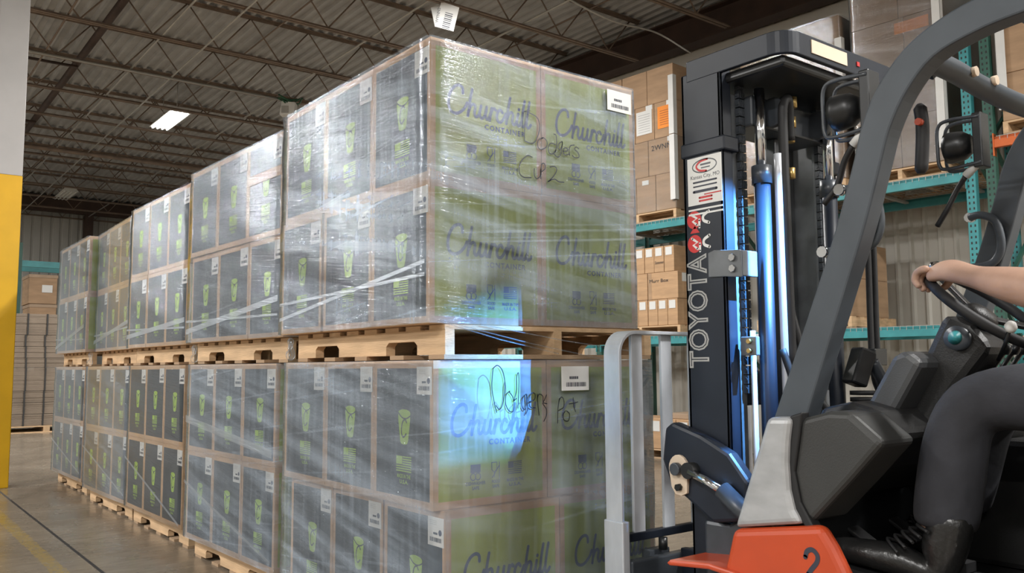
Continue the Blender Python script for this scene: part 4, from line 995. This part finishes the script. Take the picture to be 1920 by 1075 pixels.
# pad hanging from the roof, and a tag
fk(MB().tube(catmull([(.72,-1.325,1.79), (.72,-1.33,1.73), (.72,-1.326,1.66), (.72,-1.32,1.60)], 5), [.008]+[.017]*14+[.010], 10), 'belt_hanger', M['rubber'])
fk(MB().cyl((.705,-1.333,1.735), (.69,-1.333,1.735), .010, n=8), 'orange_button', M['orange'])
# --- body
def panel(poly, x0, x1, name, mat, bevel, label=None):
    for a, b in ((x0, x1), (mir(x1), mir(x0))): o = fk(MB().prism(poly, 'x', a, b), name, M[mat], bevel, label, seg=3)
    return o
panel([(-.955,.945), (-1.034,.948), (-1.022,.88), (-1.017,.822), (-1.020,.75), (-1.032,.70), (-1.055,.664), (-.829,.622)], .505, .60, 'front_cowl', 'silver', .018, 'silver front cowl')
panel([(-.829,.620), (-1.062,.660), (-1.115,.670), (-1.15,.62), (-1.215,.50), (-1.26,.44), (-1.62,.43), (-1.62,.20), (-1.0,.20), (-.745,.30), (-.785,.47)], .500, .545, 'side_panel', 'orange', .020, 'orange side panel')
dk = [(-1.035,.940), (-1.132,.966), (-1.194,.966), (-1.285,.893), (-1.19,.79), (-1.071,.667), (-1.040,.680), (-1.018,.725), (-1.004,.80), (-1.012,.89)]
panel(dk, .530, .70, 'floor_side_cover', 'greyplastic', .02, 'dark grey moulded side cover')
gk = [(-1.02,.95), (-1.06,.962), (-1.05,.90), (-1.03,.80), (-1.045,.72), (-1.085,.655), (-1.06,.650), (-1.02,.70), (-1.002,.75), (-.998,.82), (-1.003,.89)]
panel(gk, .520, .56, 'rubber_seal', 'rubber', .006)
# number 2 stencil
m2_ = lambda u, v: (.4988, -1.068-u, .520+v)
mb = MB(); mb.ribbon(catmull([(.0,.062,0), (.006,.078,0), (.022,.084,0), (.036,.072,0), (.034,.054,0), (.018,.034,0), (.006,.018,0)], 5), .013, m2_); mb.ribbon([(.0,.004), (.042,.004)], .013, m2_)
fk(mb, 'number_stencil', M['darkink'], label='black stencilled number 2')
# fender, tyres, floor, dash
for s in (0, 1):
    a, b = (.485, .70) if s == 0 else (mir(.70), mir(.485))
    fk(MB().prism([(-.585,.485), (-.60,.497), (-.75,.512), (-.90,.50), (-.90,.482), (-.75,.495), (-.60,.48)], 'x', a, b), 'fender', M['orange'], .006)
    xw = .60 if s == 0 else mir(.60)
    for y, r_, w_ in ((-.74, .225, .16), (-2.12, .215, .14)):
        tw = fk(MB().lathe([(.09,-w_/2), (r_*.93,-w_/2), (r_,-w_/2+.03), (r_,w_/2-.03), (r_*.93,w_/2), (.09,w_/2)], (xw, y, r_+.002), (1,0,0), 32), 'tyre', M['rubber'])
        fk(MB().lathe([(0,-.03), (.05,-.035), (.10,-.05), (.10,.05), (.05,.035), (0,.03)], (xw, y, r_+.002), (1,0,0), 24), 'hub', M['silver'], parent=tw)
fk(MB().box(.55, mir(.55), -1.66, -.98, .425, .470), 'cab_floor', M['rubber'], .004)
fk(MB().prism([(-.97,.20), (-.93,.55), (-.955,.93), (-1.03,.93), (-1.01,.47), (-1.02,.20)], 'x', .60, mir(.60)), 'front_bulkhead', M['blacksteel'], .01)
fk(MB().prism([(-.96,.90), (-1.00,.965), (-1.09,.985), (-1.17,.965), (-1.22,.90), (-1.15,.80), (-1.02,.70), (-.99,.80)], 'x', .70, mir(.70)), 'dashboard', M['plastic'], .02)
fk(MB().prism([(-1.06,.955), (-1.16,1.115), (-1.20,1.13), (-1.245,1.095), (-1.15,.94)], 'x', .82, 1.08), 'instrument_pod', M['pod'], .018, 'dark grey instrument pod')
fk(MB().prism([(-1.10,.86), (-1.185,1.10), (-1.255,1.235), (-1.33,1.20), (-1.38,1.135), (-1.28,1.01), (-1.19,.84)], 'x', .93, 1.07), 'steering_column', M['plastic'], .025)
fk(MB().lathe([(0,.0), (.028,.0), (.034,.012), (.034,.05), (.0,.05)], (.955,-1.30,1.155), (-1,0,.15), 18), 'column_switch', M['mastgrey'])
fk(MB().lathe([(0,.051), (.020,.053), (0,.060)], (.955,-1.30,1.155), (-1,0,.15), 18), 'switch_knob', M['teal'])
WC = Vector((1.0, -1.345, 1.245)); WA = Vector((0, -.64, .77)).normalized()
wu = Vector((1, 0, 0)); wv = WA.cross(wu).normalized(); RW = .175
ring = [WC+(wu*math.cos(a)+wv*math.sin(a))*RW for a in [2*PI*k/40 for k in range(40)]]
sw = fk(MB().tube(ring, .0145, 10, True), 'steering_wheel', M['rubber'])
for a in (PI/2, PI*1.17, PI*1.83): fk(MB().bar(WC-WA*.03, WC+(wu*math.cos(a)+wv*math.sin(a))*RW, .03, .012, up=tuple(WA)), 'spoke', M['plastic'], .003, parent=sw)
fk(MB().lathe([(0,-.06), (.045,-.05), (.05,-.02), (.035,-.005), (0,0)], WC, WA, 20), 'wheel_boss', M['plastic'], parent=sw)
kn = WC+(wu*math.cos(2.3)+wv*math.sin(2.3))*RW
fk(MB().lathe([(0,0), (.012,.0), (.012,.02), (.022,.03), (.024,.045), (.012,.056), (0,.058)], kn, WA, 16), 'spinner_knob', M['chrome'], parent=sw)
fk(MB().tube([(.93,-1.40,1.10), (.88,-1.44,1.14), (.86,-1.46,1.175)], .006, 6), 'lever', M['blacksteel'])
fk(MB().lathe([(0,0), (.013,.004), (.016,.016), (.010,.028), (0,.031)], (.86,-1.46,1.172), (-.3,-.4,.8), 14), 'lever_knob', M['paper'])
for x in (1.18, 1.24, 1.30):
    fk(MB().tube([(x,-1.20,.93), (x,-1.28,1.08), (x,-1.31,1.12)], .007, 6), 'lever', M['blacksteel'])
    fk(MB().lathe([(0,0), (.014,.006), (.016,.02), (.009,.034), (0,.036)], (x,-1.31,1.115), (0,-.4,.9), 14), 'lever_knob', M['blacksteel'])
for x in (.82, 1.05, 1.18): fk(MB().bar((x,-1.10,.56), (x,-1.00,.62), .06, .012), 'pedal', M['rubber'], .004)
fk(MB().box(1.27, 1.44, -1.62, -1.02, .47, .86), 'added_dark_block', M['plastic'], .02)  # black block added so the far side of the cab reads dark
# rear: hood, seat and counterweight
fk(MB().box(.55, mir(.55), -2.50, -1.62, .44, .80), 'engine_hood', M['greyplastic'], .03)
fk(MB().box(.74, mir(.74), -2.16, -1.66, .80, .905), 'seat_cushion', M['plastic'], .035, seg=3)
fk(MB().prism([(-2.10,.89), (-2.22,.91), (-2.36,1.42), (-2.30,1.47), (-2.22,1.44)], 'x', .76, mir(.76)), 'seat_back', M['plastic'], .03, seg=3)
fk(MB().prism([(-2.46,.16), (-2.46,1.0), (-2.60,1.04), (-2.86,.98), (-2.95,.80), (-2.93,.25), (-2.85,.16)], 'x', .49, mir(.49)), 'counterweight', M['orange'], .05, seg=3)
# blue spotlight under the guard, with two added plates that crop its beam
BL = Vector((.90, -1.25, 1.935)); BT = Vector((.30, 0, .52)); bd = (BT-BL).normalized()
bl = fk(MB().lathe([(0,-.055), (.03,-.05), (.036,-.02), (.036,-.004)], BL, bd, 18), 'blue_spotlight', M['blacksteel'], label='black spotlight casting blue light')
fk(MB().cyl(BL+Vector((0,0,.03)), BL+Vector((0,-.10,.04)), .008, n=8), 'lamp_stay', M['blacksteel'], parent=bl)
ld = bpy.data.lights.new('blue_beam', 'SPOT'); ld.energy = 1150; ld.color = (.12, .42, 1.0); ld.spot_size = math.radians(49); ld.spot_blend = .85; ld.shadow_soft_size = .0012
lo = bpy.data.objects.new('blue_beam', ld); COL.objects.link(lo); lo.parent = bl; lo.matrix_world = Matrix.Translation(BL) @ bd.to_track_quat('-Z', 'Y').to_matrix().to_4x4()
dirs = [(Vector(p)-BL).normalized() for p in ((-.30,0,.735), (.40,0,.757), (.40,0,-.6), (-.30,0,-.6))]  # plate added to cut the lower edge of the blue patch
mb = MB(); mb.add([BL+d*.085 for d in dirs]+[BL+d*.088 for d in dirs], [(0,1,2,3),(7,6,5,4),(0,1,5,4),(1,2,6,5),(2,3,7,6),(3,0,4,7)]); fk(mb, 'added_beam_baffle', M['blacksteel'], parent=bl)
dirs = [(Vector(p)-BL).normalized() for p in ((.73,0,1.6), (1.5,0,1.6), (1.5,0,-.8), (.73,0,-.8))]  # second added plate, keeps the blue off the right of the load
mb = MB(); mb.add([BL+d*.070 for d in dirs]+[BL+d*.073 for d in dirs], [(0,1,2,3),(7,6,5,4),(0,1,5,4),(1,2,6,5),(2,3,7,6),(3,0,4,7)]); fk(mb, 'added_beam_baffle', M['blacksteel'], parent=bl)

# ================================================================== driver
def skin_mesh(name, chains, mats, parent=None, sub=2, smooth=True):
    """chains: lists of (x, y, z, radius_x, radius_y); a chain may start with ('@', index) to branch off an earlier vertex"""
    vs, es, rs, roots = [], [], [], []
    for ch in chains:
        prev = None
        for p in ch:
            if p[0] == '@': prev = p[1]; continue
            vs.append(p[:3]); rs.append((p[3], p[4] if len(p) > 4 else p[3])); k = len(vs)-1
            if prev is None: roots.append(k)
            else: es.append((prev, k))
            prev = k
    me = bpy.data.meshes.new(name); me.from_pydata(vs, es, [])
    for m in mats: me.materials.append(m)
    o = link(name, me, parent)
    sk = o.modifiers.new('skin', 'SKIN'); sk.use_smooth_shade = smooth; sk.branch_smoothing = .6
    layer = me.skin_vertices[0].data if len(me.skin_vertices) else None
    if layer is None:
        bm = bmesh.new(); bm.from_mesh(me); bm.verts.layers.skin.verify(); bm.to_mesh(me); bm.free(); layer = me.skin_vertices[0].data
    for i, r in enumerate(rs): layer[i].radius = r; layer[i].use_root = i in roots
    ss = o.modifiers.new('sub', 'SUBSURF'); ss.levels = sub; ss.render_levels = sub
    return o
cgrip = Vector((.871, -1.254, 1.320))
hx_ = Vector((.30, .95, .05)).normalized(); lx_ = Vector((-.93, .30, .22)).normalized(); up_ = Vector((0, 0, 1))
def arm_chains(s, grip, shoulder, elbow, wrist):
    f = lambda p: (mir(p[0]) if s < 0 else p[0], p[1], p[2])
    ch = []
    return ch
pal = cgrip+up_*.030-hx_*.035
body = [  # pelvis, spine, neck, head
 [(1.0,-1.93,1.00,.13,.11), (1.0,-2.00,1.16,.125,.10), (1.0,-2.04,1.34,.145,.10), (1.0,-2.05,1.47,.11,.085), (1.0,-2.03,1.555,.055,.055), (1.0,-1.995,1.63,.060,.070), (1.0,-1.985,1.70,.075,.092), (1.0,-1.99,1.775,.066,.080)],
 [('@',3), (.82,-2.04,1.46,.062), (.745,-1.89,1.32,.047), (.715,-1.745,1.225,.052), (.735,-1.62,1.258,.060), (.770,-1.50,1.290,.048), (.803,-1.405,1.318,.033,.028), (pal.x-.012,pal.y-.035,pal.z,.042,.026), (pal.x,pal.y,pal.z,.046,.024), (pal.x+hx_.x*.03,pal.y+hx_.y*.03,pal.z-.004,.044,.019)],
 [('@',3), (1.18,-2.04,1.46,.062), (1.25,-1.92,1.30,.047), (1.28,-1.78,1.20,.044), (1.27,-1.62,1.17,.045), (1.26,-1.46,1.15,.036), (1.25,-1.38,1.15,.028), (1.25,-1.33,1.155,.036,.02)],
 [('@',0), (.905,-1.90,.99,.10), (.875,-1.60,1.0,.08), (.80,-1.37,1.0,.062), (.755,-1.33,.80,.056), (.72,-1.30,.64,.045)],
 [('@',0), (1.095,-1.90,.99,.10), (1.125,-1.60,1.0,.08), (1.14,-1.31,1.0,.062), (1.135,-1.20,.80,.056), (1.13,-1.14,.64,.045)]]
k0 = pal+hx_*.028
for i, (ln, off) in enumerate(((.95, .030), (1.05, .011), (1.0, -.008), (.8, -.026))):
    a = k0+lx_*off+up_*-.001
    pts = [a-hx_*.02, a+hx_*.004, a+hx_*.026*ln-up_*.010, a+hx_*.034*ln-up_*.034*ln, a+hx_*.016*ln-up_*.054*ln]
    body.append([(*p, r) for p, r in zip(pts, (.0125, .0125, .012, .011, .009))])
th = [pal-hx_*.02-lx_*.028, pal+hx_*.005-lx_*.045-up_*.012, pal+hx_*.018-lx_*.040-up_*.034, pal+hx_*.030-lx_*.022-up_*.046]
body.append([(*p, r) for p, r in zip(th, (.013, .012, .0105, .008))])
PER = skin_mesh('person', body, [M['skin']])
tag(PER, 'person in dark trousers and black boots seated on the forklift, hand on the wheel', 'person')
tr = [[(1.0,-1.93,1.005,.15,.13), (1.0,-1.97,1.10,.145,.125)],
      [('@',0), (.905,-1.89,1.0,.125), (.875,-1.62,1.005,.105), (.825,-1.47,1.005,.094), (.805,-1.375,.985,.090), (.785,-1.345,.90,.088), (.765,-1.335,.80,.090), (.745,-1.325,.69,.088), (.738,-1.322,.650,.078)],
      [('@',0), (1.095,-1.89,1.0,.125), (1.125,-1.62,1.005,.105), (1.135,-1.42,1.005,.092), (1.14,-1.30,.985,.088), (1.14,-1.25,.90,.086), (1.14,-1.22,.80,.088), (1.135,-1.19,.69,.086), (1.135,-1.18,.655,.075)]]
skin_mesh('trousers', tr, [M['denim']], PER)['label'] = 'dark grey trousers'
sh = [[(1.0,-1.96,1.06,.15,.125), (1.0,-2.00,1.18,.145,.12), (1.0,-2.04,1.34,.165,.12), (1.0,-2.05,1.46,.13,.10), (1.0,-2.045,1.525,.068,.066)],
      [('@',3), (.82,-2.04,1.455,.078), (.755,-1.92,1.35,.066), (.735,-1.85,1.29,.062)], [('@',3), (1.18,-2.04,1.455,.078), (1.24,-1.94,1.34,.066), (1.26,-1.87,1.28,.062)]]
skin_mesh('shirt', sh, [M['shirt']], PER)
for lx, ly, lz, rz, rx in ((.715, -1.305, .485, .27, .16), (1.13, -1.15, .474, 0, 0)):
    bt = [[(0,-.016,.25,.060), (0,-.010,.18,.060), (0,0,.115,.056,.062), (0,-.002,.058,.044,.045), (0,.085,.078,.048,.048), (0,.17,.070,.051,.040), (0,.240,.064,.047,.036), (0,.275,.058,.032,.028)]]
    bo = skin_mesh('boot', bt, [M['leather']], PER); bo['label'] = 'black leather boot'
    bo.location = (lx, ly, lz); bo.rotation_euler = (rx, 0, rz)
    ol = [(-.032,-.055), (.032,-.055), (.042,-.02), (.038,.06), (.050,.16), (.046,.24), (.020,.296), (-.020,.296), (-.046,.24), (-.050,.16), (-.038,.06), (-.042,-.02)]
    part('boot_sole', MB().prism(ol, 'z', 0, .028).mesh('boot_sole', [M['rubber']]), bo)
    for k in range(5):
        part('lace', MB().tube(catmull([(-.052,.03+.016*k,.175-.018*k), (0,.066+.017*k,.178-.014*k), (.052,.03+.016*k,.175-.018*k)], 5), .0045, 6).mesh('lace', [M['rubber']]), bo)
# head details (the head is above the picture)
hd = Vector((1.0, -1.955, 1.70))
mb = MB(); mb.lathe([(0,.025), (.012,.020), (.018,.0), (.012,-.012), (0,-.016)], hd+Vector((0,.065,-.01)), (0,.35,1), 12); mb.build('nose', M['skin'], PER)
for s in (-1, 1):
    e = MB().lathe([(0,-.012), (.009,-.008), (.012,0), (.009,.008), (0,.012)], hd+Vector((s*.030,.052,.02)), (0,1,0), 12).build('eye', M['paper'], PER)
    MB().lathe([(0,.0128), (.005,.0115), (.006,.010)], hd+Vector((s*.030,.052,.02)), (0,1,0), 10).build('pupil', M['black'], e)
    MB().tube(catmull([hd+Vector((s*.080,-.03,.03)), hd+Vector((s*.090,-.045,.025)), hd+Vector((s*.088,-.04,-.015)), hd+Vector((s*.078,-.025,-.03))], 4), .010, 8).build('ear', M['skin'], PER)
MB().tube(catmull([hd+Vector((-.024,.058,-.055)), hd+Vector((0,.068,-.053)), hd+Vector((.024,.058,-.055))], 4), .006, 8).build('mouth', M['red'], PER)
skin_mesh('hair', [[(1.0,-2.01,1.66,.070,.060), (1.0,-2.025,1.74,.084,.085), (1.0,-2.005,1.80,.075,.085), (1.0,-1.985,1.83,.05,.06)]], [M['hair']], PER)
